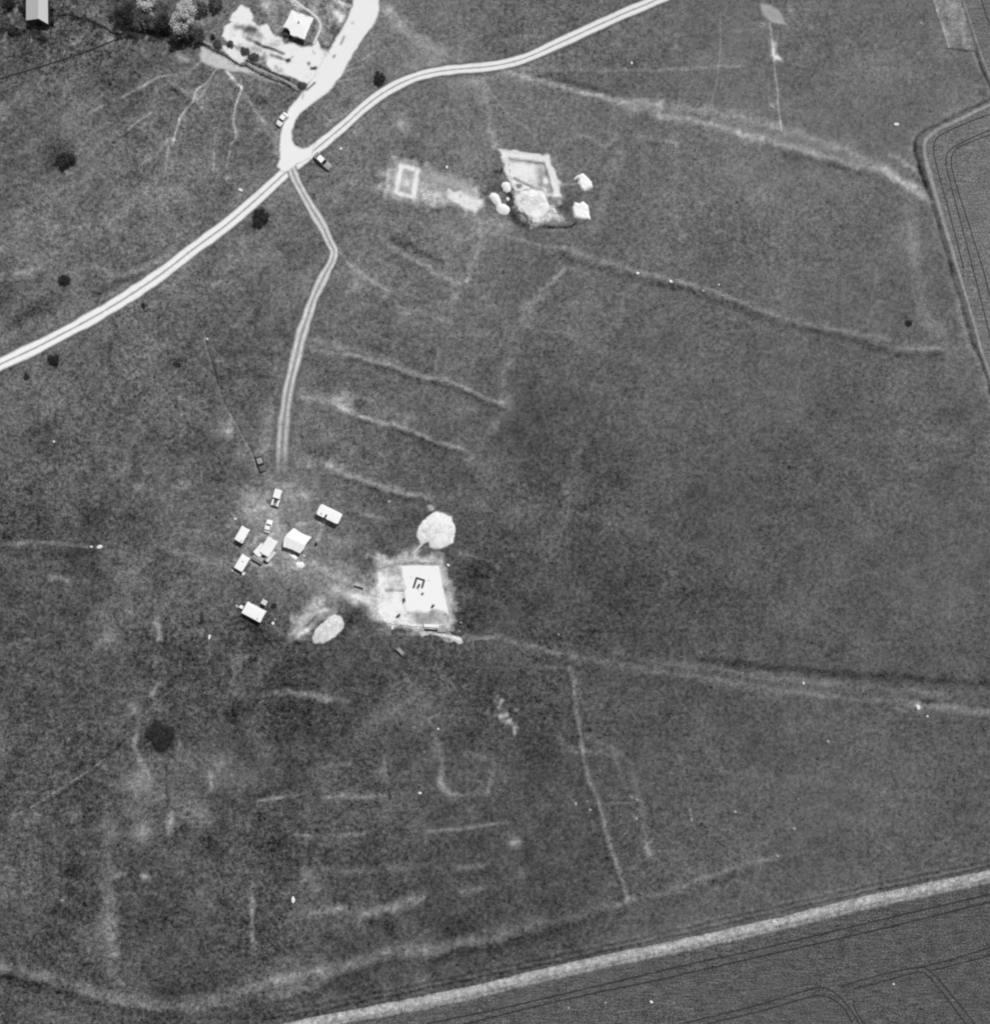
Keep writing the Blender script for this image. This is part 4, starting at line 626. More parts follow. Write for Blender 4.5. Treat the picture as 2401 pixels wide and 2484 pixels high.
for pt, rx, ry, rz, lb in [
    (CR((700, 615))[0], 2.2, 2.2, 0, 'faint pale stone inside the loop of the track junction'), (CR((1475, 795))[0], 4.6, 3.4, .9, 'white stone right of the car parked by the track junction'),
    (A((1378, 1088))[0], 7.0, 4.0, -.5, 'oblong white block on the turf left of the main rutted track'), (TL((580, 238))[0], 3.4, 4.4, 0, 'white stone above the worn strip between the square ring and the stepped trench'),
    (TL((852, 262))[0], 3.0, 2.4, 0, 'dim white stone midway to the stepped trench on its left'), (TA((515, 905))[0], 4.6, 5.4, 0, 'white block between the peanut shaped chalk pile and the tall spoil heap'),
    (TB((1112, 836))[0], 4.6, 3.4, -.6, 'white stone off the top right corner of the brilliant white trench'), (CP((160, 510))[0], 3.8, 3.0, 0, 'white stone up and left of the two small caravans'),
    (CP((1020, 970))[0], 3.2, 3.0, 0, 'small white stone right of the ragged white sheet'), (CP((630, 1815))[0], 4.2, 4.8, .5, 'white stone right of the long white cabin'), (CP((262, 1195))[0], 5.6, 5.0, .6, 'white block at the lower corner of the caravan with a bunk step'),
    (D((1200, 1688))[0], 3.4, 7.6, -.2, 'tall curved white stone alone below the long white cabin'), (D((572, 1172))[0], 9.0, 6.0, .3, 'broad white chalk block at the end of the faint western path'),
    (D((525, 1172))[0], 4.4, 2.8, 0, 'smaller white block just left of the broad one on the western path'), (D((310, 570))[0], 3.2, 3.0, 0, 'lone white stone on the open turf of the left margin'),
    (D((1188, -18))[0], 3.6, 2.4, -.7, 'white stone on the thin old track left of the rutted side track'), (G((1680, 1250))[0], 5.0, 9.6, .1, 'tall bright white block standing alone in the lower left pasture'),
    (G((1798, 78))[0], 2.6, 2.8, 0, 'tiny white stone on the pale streak under the oval spoil heap'), (H((516, 637))[0], 5.4, 3.8, 0, 'white stone in the turf left of the rectangular cropmark'),
    (H((1408, 700))[0], 4.0, 5.4, 0, 'leftmost and largest of three white stones beside the long pale line'), (H((1473, 685))[0], 2.6, 2.8, 0, 'upper right of three white stones beside the long pale line'),
    (H((1490, 735))[0], 4.4, 4.0, 0, 'lower right of three white stones beside the long pale line'), (H((1757, 675))[0], 3.4, 3.6, 0, 'white stone right of the three stones and the pale line'),
    (H((1728, 660))[0], 2.4, 3.8, .5, 'pale stone touching the bare patch right of the pale line'), (H((1755, 785))[0], 3.6, 4.4, 0, 'pale stone just below the bare patch right of the pale line'),
    (H((620, 270))[0], 3.4, 3.0, 0, 'white stone above the rectangular cropmark'), (H((540, 402))[0], 2.4, 2.4, 0, 'small pale stone left of the rectangular cropmark'), (H((1547, 510))[0], 2.2, 2.4, 0, 'tiny pale stone right of the long pale line'),
    (I((822, 8))[0], 3.2, 4.2, .3, 'bright white stone in the empty pasture at the right'), (I((962, 342))[0], 4.0, 5.0, 0, 'dim pale stone between the lower bank and the arable edge'), (I((430, 744))[0], 5.0, 4.0, 0, 'pale stone upper left of the black dot in the right pasture'),
    (I((793, 671))[0], 3.0, 2.0, -.6, 'small pale oblong stone in the lower right pasture'), (I((768, 842))[0], 5.0, 4.0, -.6, 'pale stone in the lower right pasture above the end of the bank'), (I((672, 997))[0], 4.4, 3.6, 0, 'pale stone at the right end of the lower bank'),
    (I((1475, 145))[0], 6.0, 8.0, .4, 'pale chalk block on the bank near the right margin'), (I((1532, 198))[0], 3.0, 3.0, 0, 'small pale stone below the chalk block near the right margin'), (I((1338, 1732))[0], 3.2, 2.8, 0, 'white stone in the arable field right of the curving tramlines'),
    (I((80, 1840))[0], 3.0, 3.0, 0, 'pale stone in the arable field near the bottom edge'), (H((1840, 1833))[0], 5.6, 3.8, -.5, 'white stone in the arable field below the tramline pair'), (H((1578, 1838))[0], 3.6, 3.0, 0, 'dull stone in the arable field left of the bright one'),
    (H((1366, 1868))[0], 3.0, 5.0, .4, 'thin pale stone in the arable field near the bottom edge'), (B((1760, 1566))[0], 4.8, 4.4, 0, 'bright white stone on the long bank nearest the upper dig'), (C_((62, 1614))[0], 5.6, 4.2, -.4, 'bright white stone on the long bank, second from the upper dig'),
    (C_((245, 1667))[0], 4.4, 3.6, 0, 'dim stone on the long bank right of the two bright ones'), (C_((338, 1630))[0], 2.6, 2.6, 0, 'tiny stone above the long bank'), (C_((360, 1694))[0], 3.8, 3.2, 0, 'dim stone on the lower side of the long bank'),
    (B((1728, 360))[0], 3.0, 4.2, 0, 'small white stone south of the upper right reach of the rutted track'), (C_((585, 135))[0], 4.0, 3.4, 0, 'pale stone beside the leaf shaped patch at the top'), (C_((1495, 133))[0], 3.4, 3.0, 0, 'pale stone near the rough grass strip'),
    (C_((643, 612))[0], 4.0, 4.4, 0, 'pale stone left of the thin straight path'), (T7((375, 310))[0], 3.4, 5.6, 0, 'upright white stone on the lower edge of the white trench'), (T7((1075, 430))[0], 3.8, 4.4, 0, 'white block below the pale planks'),
    (TB((155, 955))[0], 3.0, 6.0, -.5, 'slim pale stone left of the white trench'), (TB((1265, 1520))[0], 3.4, 3.0, 0, 'pale stone right of the lower corner of the white trench'), (T7((1560, 375))[0], 3.0, 2.8, 0, 'bright stone on the small bank right of the pale planks'),
    (BR((940, 75))[0], 1.6, 1.6, 0, 'tiny bright stone right of the pitched roof shed'), (TB((410, 85))[0], 4.4, 4.4, 0, 'dim stone above and left of the large round spoil heap'), (CP((185, 1605))[0], 7.0, 4.6, -.3, 'pale block off the upper left corner of the long white cabin'),
    (CP((655, 1765))[0], 3.6, 3.0, 0, 'grey stone up and right of the stone by the long white cabin'), (E((1310, 1675))[0], 3.0, 3.0, 0, 'faint stone on the turf right of the lower bank start'), (G((358, 1252))[0], 4.0, 3.0, 0, 'small pale stone far down the left pasture')]:
    stone(pt, rx, ry, lb, rz)
o = stone(C_((1352, 712))[0], 8.0, 5.2, 'large bright white boulder near the corner of the right hand field')

# ---------------------------------------------------------------- leaves
def leaf_cloud(name, centres, n, size, mat, parent, seed=0):
    """centres: list of (x, y, z, rx, ry, rz); leaf sized quads through each lobe, uneven"""
    r = np.random.RandomState(seed); w = np.array([c[3] * c[4] for c in centres]); pick = r.choice(len(centres), n, p=w / w.sum())
    c = np.array(centres)[pick]; d = r.normal(size=(n, 3)); d /= np.linalg.norm(d, axis=1)[:, None]; rad = r.rand(n, 1) ** 0.55 * (0.85 + 0.8 * r.rand(n, 1) ** 3)
    p = c[:, :3] + d * rad * c[:, 3:6]; p[:, 2] = np.maximum(p[:, 2], .06)
    nrm = d * .6 + r.normal(size=(n, 3)) * .6 + np.array([0, 0, .5]); nrm /= np.linalg.norm(nrm, axis=1)[:, None]
    t = np.cross(nrm, r.normal(size=(n, 3))); t /= np.linalg.norm(t, axis=1)[:, None]; b = np.cross(nrm, t); s = size * (0.6 + .8 * r.rand(n, 1))
    V = np.stack([p - t * s, p + b * s * .55, p + t * s, p - b * s * .55], 1).reshape(-1, 3)
    me = bpy.data.meshes.new(name); me.vertices.add(len(V)); me.vertices.foreach_set('co', V.astype(np.float32).ravel())
    me.loops.add(4 * n); me.loops.foreach_set('vertex_index', np.arange(4 * n, dtype=np.int32)); me.polygons.add(n)
    me.polygons.foreach_set('loop_start', (np.arange(n) * 4).astype(np.int32)); me.polygons.foreach_set('loop_total', np.full(n, 4, np.int32)); me.update(calc_edges=True)
    return link(name, me, mat, parent)
def tree(pt, r, h, mat, label, cat='tree', name='tree', seed=1, lobes=9, n=None, size=.16, group=None, asp=1.0, rot=0.0, gap=0.0):
    zc = h * .6; x, y = P(pt[0], pt[1], zc); g = float(gh(x, y)); root = empty(name, (x, y, g), 0, label, cat, group); rr = random.Random(seed)
    m = MB().tube([(0, 0, -.2), (0.05, 0, h * .3), (0, .08, h * .62)], [max(.04, h * .035), max(.03, h * .026), .015 * h]); 
    for k in range(5):
        a = rr.random() * 6.28; m.tube([(0, 0, h * (.18 + .07 * k)), (math.cos(a) * r * .4, math.sin(a) * r * .4, h * (.38 + .06 * k)), (math.cos(a) * r * .75, math.sin(a) * r * .75, h * (.5 + .07 * k))], [h * .018, h * .011, h * .005], 6)
    m.build('trunk', M_BARK, root, True)
    cs = [(0, 0, zc * .85, r * .58, r * .58, h * .36)]
    for k in range(lobes):
        a = 6.283 * k / lobes + rr.random() * .5; q = r * (.36 + .42 * rr.random()); s = r * (.2 + .24 * rr.random())
        lx, ly = math.cos(a) * q, math.sin(a) * q * asp; lx, ly = lx * math.cos(rot) - ly * math.sin(rot), lx * math.sin(rot) + ly * math.cos(rot)
        cs.append((lx, ly, zc * (.55 + .75 * rr.random() * (1 - gap)), s, s, max(.15, h * (.16 + .12 * rr.random()))))
    if gap: cs = cs[1:]
    leaf_cloud('crown', cs, n or int(500 * r * r / (size / .16) ** 2 + 250), size, mat, root, seed); return root
# the belt of trees at the top left
tree(TR((420, 270))[0], 3.0, 6.0, L_DARK, 'dark broad tree at the left end of the tree belt', seed=3); tree(TR((640, 330))[0], 2.4, 5.4, L_MID, 'dark tree second from the left in the belt above the pale footpath', seed=4)
tree(TR((1010, 340))[0], 2.2, 5.5, L_DARK, 'dark tree tucked against the left side of the large pale tree', seed=5); tree(TR((900, 420))[0], 1.7, 4.2, L_MID, 'small dark tree just above the pale footpath', seed=15)
tree(TR((720, 20))[0], 2.2, 6.0, L_PALE, 'small pale leaved tree at the top edge above the dark trees', seed=6, gap=.1, n=1700); tree(TR((770, 220))[0], 1.2, 4.6, L_PALE, 'slim pale tree wedged among the dark trees', seed=16, n=420, gap=.1)
tree(TR((1390, 110))[0], 2.3, 7.4, L_PALE, 'tall pale leaved tree at the top edge, upper of the bright crowns', seed=7, gap=.15, n=2200, lobes=13); tree(TR((1340, 350))[0], 2.7, 7.0, L_PALE, 'large pale leaved tree with a broken bright crown', seed=8, gap=.15, n=2500, lobes=15)
tree(TR((1590, 540))[0], 1.9, 4.4, L_MID, 'dark tree at the lower right of the large pale tree', seed=9); tree(TR((1250, 610))[0], 2.0, 4.0, L_DARK, 'dark tree below the large pale tree', seed=10)
tree(TR((1420, 560))[0], 1.2, 4.4, L_MID, 'mid grey tree hanging from the foot of the large pale tree', seed=17)
tree(TR((1680, 120))[0], 1.5, 3.2, L_MID, 'loose dull tree right of the bright crowns at the top edge', seed=18); tree(BR((130, 10))[0], 1.4, 3.0, L_DARK, 'black tree in the top left corner left of the shed', seed=19)
tree(TR((1900, 60))[0], 1.7, 2.6, L_MID, 'dark scrub tree at the top left of the chalk yard', seed=20)
gb = 'dark bushes scattered over the pasture'
def bush(pt, r, label, h=None, seed=1, mat=None, asp=1.0, rot=0, n=None, g=gb): return tree(pt, r * S * 1.08, h or r * S * 1.1, mat or L_DARK, label, 'bush', 'bush', seed, 7, n, .10 if r < 20 else .13, g, asp, rot)
bush(A((372, 908))[0], 24, 'large dark bush with a lumpy outline on the upper left pasture', seed=21, asp=.8, rot=-.3); bush(A((1495, 1235))[0], 22, 'round dark bush between the main track and the side track', seed=22)
bush(A((368, 1600))[0], 15, 'neat small black bush above the lower left of the main track', seed=23, asp=.85); bush(A((820, 1748))[0], 6, 'tiny dark bush just below the main track', seed=24, h=.6); bush(B((287, 450))[0], 16, 'dark bush between the chalk lane and the bend of the main track', seed=25, asp=1.2)
bush(D((305, 100))[0], 15, 'dark bush right below the track at the left margin', seed=26, asp=.7, rot=-.3); bush(D((152, 197))[0], 8, 'small black bush nearest the left margin below the track', seed=27, h=.8)
bush(G((925, 310))[0], 38, 'largest dark bush, ringed by pale ground in the lower left', seed=28, h=3.2); bush(C_((1428, 1848))[0], 9, 'small jet black bush near the right end of the long bank', seed=29, asp=.9, h=.9, n=420)
bush(F((744, 714))[0], 4, 'tiny black bush in the middle of the right pasture', seed=30, h=.45, asp=.6); bush(CP((640, 1590))[0], 7, 'little dark bush right of the small hut', seed=31, h=.7)
gyard = 'bushes round the chalk yard'
bush(Y8((490, 410))[0], 11, 'dark bush at the left tip of the chalk yard', seed=32, g=gyard, asp=.6, rot=-.45, mat=L_MID, h=.9); bush(Y8((720, 520))[0], 12, 'upper half of the dark shrubbery in the middle left of the yard', seed=33, g=gyard, rot=-.6, asp=.7, mat=L_MID, h=1)
bush(Y8((850, 600))[0], 12, 'lower half of the dark shrubbery in the middle left of the yard', seed=34, g=gyard, mat=L_MID, h=1); bush(Y8((1355, 255))[0], 10, 'dark bush against the lower left wall of the white roofed house', seed=35, g=gyard, rot=-.6, asp=.7, mat=L_MID, h=.9)
bush(Y8((1600, 1050))[0], 13, 'dark bush in the corner where the yard meets the lane', seed=36, g=gyard, rot=-.2, asp=.5, mat=L_MID, h=.8); bush(Y8((300, 420))[0], 13, 'dark scrub bush above the pale path at the tree belt', seed=37, g=gyard, mat=L_MID, rot=-.7, asp=.6, h=.9)
bush(Y8((1540, 370))[0], 9, 'low grey bush under the lower wall of the white roofed house', seed=38, g=gyard, mat=L_MID, asp=.5, rot=-.2, h=.5); bush(Y8((230, 300))[0], 8, 'thin dark bush right of the tree belt', seed=39, g=gyard, mat=L_DARK, rot=-1.0, asp=.4, h=.9)
bush(BR((190, 480))[0], 11, 'dark bush below the left side of the shed', seed=40, g='scrub round the shed', asp=.4, h=.8); bush(BR((340, 120))[0], 8, 'dark scrub against the left wall of the shed', seed=41, g='scrub round the shed', h=1.2, asp=1.4, rot=1.4)
bush(BR((800, 320))[0], 7, 'dark scrub against the right wall of the shed', seed=42, g='scrub round the shed', h=1.0, rot=1.5, asp=.6); bush(BR((650, 580))[0], 9, 'dark bush below the gable of the shed', seed=43, g='scrub round the shed', h=.7, asp=.6)
bush(T7((1740, 290))[0], 7, 'small dark bush right of the chalk scatter by the white trench', seed=44, h=.5)
def hedge(pts, w, h, label, seed=1, mat=None, dens=110, cat='hedge', name='hedge'):
    q = smooth(PW(pts), .6); cx, cy = q.mean(0); root = empty(name, (cx, cy, 0), 0, label, cat); r = random.Random(seed)
    cs = [(x - cx + r.uniform(-.12, .12), y - cy + r.uniform(-.12, .12), float(gh(x, y)) + h * .5, w * r.uniform(.7, 1.25), w * r.uniform(.7, 1.25), h * r.uniform(.4, .7)) for x, y in q]
    leaf_cloud('foliage', cs, int(len(q) * dens * w), .09, mat or L_DARK, root, seed)
    m = MB()
    m.tube([(x - cx, y - cy, float(gh(x, y)) + h * .25) for x, y in q], .07, 6)
    m.build('woody_base', M_BARK, root); return root
hedge(BR((900, 240), (1050, 222), (1200, 262), (1450, 345), (1640, 430), (1720, 500), (1880, 520)), .38, .8, 'dark curving hedge from beside the shed to the pale footpath', 51)
hedge(A((-20, 455), (60, 430), (200, 390), (330, 350), (450, 310), (560, 270), (640, 235), (720, 212)), .26, .7, 'thin straight dark hedge running down to the left margin', 52, L_MID)
hedge(Y8((20, 405), (120, 435), (200, 490), (330, 555), (480, 635), (650, 745), (740, 755), (850, 820), (1050, 920), (1150, 960), (1350, 1030), (1450, 1100), (1570, 1160)), .22, .9, 'long thin hedge along the lower side of the chalk yard', 53)
hedge(Y8((745, 670), (900, 735), (1000, 775), (1120, 840), (1300, 915), (1400, 960)), .34, .8, 'short thick hedge just inside the yard, parallel to the long one', 54, L_MID)
hedge(T7((1420, 385), (1500, 430), (1590, 440)), .22, .5, 'short dark arc of weeds at the bottom right of the white trench', 55, cat='weeds', name='weeds')

# ---------------------------------------------------------------- buildings
def shed():
    zl, zr, zt = 2.1, 1.9, 3.0
    a0 = P(*BR((398, 305))[0], zl); a1 = P(*BR((735, 362))[0], zr); r0 = P(*BR((590, 278))[0], zt)
    d = Vector((0, 1)); L = 6.6
    b0 = (a0[0], a0[1] + L); b1 = (a1[0] - .05, a1[1] + L - 1.2); r1 = (r0[0] + .05, r0[1] + L)
    ox, oy = (a0[0] + a1[0]) / 2, (a0[1] + a1[1]) / 2; g = float(gh(ox, oy))
    root = empty('shed', (ox, oy, g), 0, 'small shed with a pale pitched roof and dark boarded gable in the top left corner', 'shed')
    l = lambda p, z: (p[0] - ox, p[1] - oy, z)
    i_ = .12
    def q(p, sx, sy): return (p[0] + sx * i_, p[1] + sy * i_)
    m = MB(); vs = [l(q(a0, 1, 1), -.2), l(q(a1, -1, 1), -.2), l(q(a1, -1, 1), zr - .08), l(q(r0, 0, 1), zt - .1), l(q(a0, 1, 1), zl - .08), l(q(b0, 1, -1), -.2), l(q(b1, -1, -1), -.2), l(q(b1, -1, -1), zr - .08), l(q(r1, 0, -1), zt - .1), l(q(b0, 1, -1), zl - .08)]
    m.add(vs, [(0, 1, 2, 3, 4), (5, 9, 8, 7, 6), (0, 4, 9, 5), (1, 6, 7, 2), (4, 3, 8, 9), (3, 2, 7, 8)]); wl = m.build('wall', MWALL, root)
    def slab(p0, p1, p2, p3, z0, z1, nm, mat):
        mm = MB(); top = [l(p0, z0), l(p1, z1), l(p2, z1), l(p3, z0)]; bot = [(x, y, z - .07) for x, y, z in top]; mm.add(bot + top, [(0, 3, 2, 1), (4, 5, 6, 7), (0, 1, 5, 4), (1, 2, 6, 5), (2, 3, 7, 6), (3, 0, 4, 7)]); return mm.build(nm, mat, root)
    slab(a0, r0, r1, b0, zl, zt, 'roof_slope', obj_mat('roof_sheet_dark', 0.70, .8, .10, 6.0)); slab(a1, r0, r1, b1, zr, zt + .004, 'roof_slope', obj_mat('roof_sheet_light', 0.76, .8, .08, 6.0))  # left slope a little darker than the right
    MB().tube([l(r0, zt + .03), l(r1, zt + .03)], .09).build('ridge_cap', MPALE, root)
    dx = (a0[0] + a1[0]) / 2 - ox; y0 = a0[1] * .55 + a1[1] * .45 - oy + .02
    dr = MB().box(dx - .5, dx + .4, y0 - .16, y0 - .1 + .1, 0, 1.8).build('door', MDARK, root); MB().box(dx + .25, dx + .31, y0 - .2, y0 - .165, .9, 1.05).build('handle', MMETAL, dr)
shed()
def house():
    z = 1.75; cr = [P(*p, z) for p in Y2((895, 92), (1108, 168), (1022, 372), (885, 330), (880, 292), (818, 250), (860, 175))]
    ctr = P(*Y2((965, 225))[0], z + .6); ox, oy = ctr; g = float(gh(ox, oy)); root = empty('house', (ox, oy, g), 0, 'square white roofed house standing in the chalk yard beside the lane', 'house')
    n = len(cr); m = MB(); k = .93
    top = [(ox_ - ox, oy_ - oy) for ox_, oy_ in cr]
    m.rings([[(x * k, y * k, -.2) for x, y in top], [(x * k, y * k, z - .02) for x, y in top]]); m.build('wall', MPALE, root)
    r = MB(); c1 = Vector(top[0]) * .25 + Vector(top[1]) * .25; r1 = ((top[0][0] + top[5][0]) / 2 * .35, (top[0][1] + top[5][1]) / 2 * .35); r2 = ((top[1][0] + top[2][0]) / 2 * .35, (top[1][1] + top[2][1]) / 2 * .35)
    vs = [(x, y, z) for x, y in top] + [(r1[0], r1[1], z + .18), (r2[0], r2[1], z + .18)] + [(x, y, z - .08) for x, y in top]
    fs = [(0, 1, 8, 7), (1, 2, 8), (2, 3, 4, 7, 8), (4, 5, 7), (5, 6, 0, 7)] + [(i, 9 + i, 9 + (i + 1) % 7, (i + 1) % 7) for i in range(7)] + [tuple(range(9, 16))[::-1]]
    rf = r.add(vs, fs).build('roof', MROOFW, root); MB().box(-.2, .2, .4, .75, z + .05, z + .6).build('chimney', MPALE, rf)
    def on_wall(i, j, t, w, z0, z1, nm, mat, par, out=.03):
        a = Vector(top[i]) * k; b = Vector(top[j]) * k; d = (b - a).normalized(); c = a + (b - a) * t; nn = Vector((d.y, -d.x)); nn = nn if nn.dot(c) > 0 else -nn
        m2 = MB(); ps = [c - d * w / 2, c + d * w / 2]; ps += [ps[1] + nn * out, ps[0] + nn * out]; return m2.rings([[(p.x, p.y, z0) for p in ps], [(p.x, p.y, z1) for p in ps]]).build(nm, mat, par)
    for i, j, t in ((1, 2, .3), (1, 2, .7), (2, 3, .5), (0, 1, .3), (0, 1, .7)):
        w = on_wall(i, j, t, .9, .9, 1.9, 'window', MW, root, .04); on_wall(i, j, t, .76, .97, 1.83, 'pane', MGLASS, w, .06)
    d = on_wall(4, 5, .5, .8, 0, 1.95, 'door', MDARK, root, .05); on_wall(4, 5, .85, .08, .95, 1.05, 'handle', MMETAL, d, .09)
house()

# ---------------------------------------------------------------- vehicles
def carbody(m, prof, n=10):
    """prof: (x, half width, z bottom, z top, tumblehome)"""
    rs = []
    for x, w, z0, z1, th in prof: rs.append([(x, -w * .96, z0), (x, -w, z0 + (z1 - z0) * .45), (x, -w * th, z1 - .03), (x, -w * th * .9, z1), (x, 0, z1 + .02), (x, w * th * .9, z1), (x, w * th, z1 - .03), (x, w, z0 + (z1 - z0) * .45), (x, w * .96, z0)])
    return m.rings(rs)
def car(pt, a, L, W, label, paint, group='vehicles at the camp and tracks', roof=None, zc=.7, hh=1.38):
    x, y = P(pt[0], pt[1], zc); root = empty('car', (x, y, float(gh(x, y)) + .04), a, label, 'car', group); h = L / 2; w = W / 2
    carbody(MB(), [(-h, w * .82, .32, .62, .9), (-h * .95, w * .95, .24, .78, .9), (-h * .55, w, .22, .84, .92), (h * .25, w, .22, .84, .92), (h * .75, w * .97, .22, .78, .9), (h * .96, w * .86, .26, .66, .88), (h, w * .74, .34, .56, .86)]).build('body', paint, root, True)
    cab = MB(); cab.rings([[(sx, -w * .88, z), (sx, w * .88, z), (ex, w * .88, z), (ex, -w * .88, z)] for sx, ex, z in ((-h * .72, h * .36, .82),)] + [[(-h * .52, -w * .72, hh - .03), (-h * .52, w * .72, hh - .03), (h * .08, w * .72, hh - .03), (h * .08, -w * .72, hh - .03)]]).build('cabin', paint, root)
    MB().box(-h * .53, h * .09, -w * .74, w * .74, hh - .04, hh + .015).build('roof', roof or paint, root, bev=.02)
    def pane(p, nm):
        mm = MB(); c = sum((Vector(q) for q in p), Vector()) / 4; nn = (Vector(p[1]) - Vector(p[0])).cross(Vector(p[2]) - Vector(p[0])).normalized(); nn = nn if nn.dot(c - Vector((-h * .2, 0, .9))) > 0 else -nn
        q = [c + (Vector(v) - c) * .86 for v in p]; mm.rings([q, [v + nn * .012 for v in q]]).build(nm, MGLASS, root)
    b = (-h * .72, h * .36, w * .88, .84); t = (-h * .52, h * .08, w * .72, hh - .05)
    pane([(b[1], -b[2], b[3]), (b[1], b[2], b[3]), (t[1], t[2], t[3]), (t[1], -t[2], t[3])], 'windscreen'); pane([(b[0], -b[2], b[3]), (b[0], b[2], b[3]), (t[0], t[2], t[3]), (t[0], -t[2], t[3])], 'rear_window')
    for s in (-1, 1): pane([(b[0], s * b[2], b[3]), (b[1], s * b[2], b[3]), (t[1], s * t[2], t[3]), (t[0], s * t[2], t[3])], 'side_window')
    for sx in (-.62, .62):
        for s in (-1, 1):
            wh = MB().wheel(sx * h, s * (w - .07), .30, .17).build('wheel', MTYRE, root, True); MB().wheel(sx * h, s * (w + .01), .17, .04, .30).build('rim', MMETAL, wh)
    for s in (-1, 1): MB().wheel(0, 0, .09, .05, 0).build('headlight', MPALE, root); hl = root.children[-1] if False else None
    for o in [c for c in root.children if c.name.startswith('headlight')]:
        pass
    hs = [c for c in root.children if c.name.startswith('headlight')]
    for s, o in zip((-1, 1), hs): o.rotation_euler = (0, 0, math.pi / 2); o.location = (h * .985, s * w * .6, .5)
    MB().box(h * .98, h * 1.03, -w * .8, w * .8, .28, .38).build('bumper', MMETAL, root); MB().box(-h * 1.03, -h * .97, -w * .8, w * .8, .28, .38).build('bumper', MMETAL, root)
    return root
car(CR((1125, 1025))[0], ang(290, 270), 4.6, 1.6, 'parked saloon with a bright side and long dark shadow, just right of the track junction', MMID, zc=.8, roof=MW)
car(CR((350, 230))[0], ang(-95, 135), 3.2, 1.45, 'small white car half on the left edge of the chalk lane', MW)
car(LR((240, 455))[0], ang(80, 260), 3.9, 1.55, 'dull grey car with a dark left side, left of the side track end', MGREY, roof=MMID)
car(CP((572, 602))[0], ang(42, -150), 2.9, 1.5, 'tiny white car above the cluster of small tents', MW)
def offroader(pt, a, label):
    x, y = P(pt[0], pt[1], 1.2); root = empty('off_road_car', (x, y, float(gh(x, y)) + .03), a, label, 'car', 'vehicles at the camp and tracks')
    MB().box(-1.85, .15, -.8, .8, .5, 1.15).build('body', MW, root, bev=.03); MB().box(-1.85, .1, -.76, .76, 1.15, 1.92).build('hard_top', MW, root, bev=.08)
    MB().box(.15, 1.8, -.42, .42, .5, 1.12).build('bonnet', MMID, root, bev=.03)
    for s in (-1, 1):
        MB().box(.15, 1.82, s * .61 - .2, s * .61 + .2, .6, 1.08).build('wing', MW, root, bev=.04); MB().box(-1.5, -.2, s * .765 - .012, s * .765 + .012, 1.3, 1.75).build('side_window', MGLASS, root)
        hl = MB().wheel(0, 0, .09, .05, 0).build('headlight', MPALE, root); hl.rotation_euler = (0, 0, math.pi / 2); hl.location = (1.84, s * .6, .85)
        for sx in (-1.1, 1.15): wh = MB().wheel(sx, s * .74, .38, .2).build('wheel', MTYRE, root, True); MB().wheel(sx, s * .85, .2, .03, .38).build('rim', MMETAL, wh)
    sp = MB().tube([(.75, 0, 1.13), (.75, 0, 1.29)], .34, 16).build('spare_wheel', MTYRE, root); MB().tube([(.75, 0, 1.29), (.75, 0, 1.3)], .16, 12).build('rim', MMETAL, sp)
    MB().box(.11, .16, -.7, .7, 1.2, 1.72).build('windscreen', MGLASS, root); MB().box(1.83, 1.95, -.8, .8, .45, .58).build('bumper', MMETAL, root)
    return root
offroader(CP((676, 245))[0], ang(-62, 205), 'boxy white off road car with spare wheel on bonnet, where the side track ends')
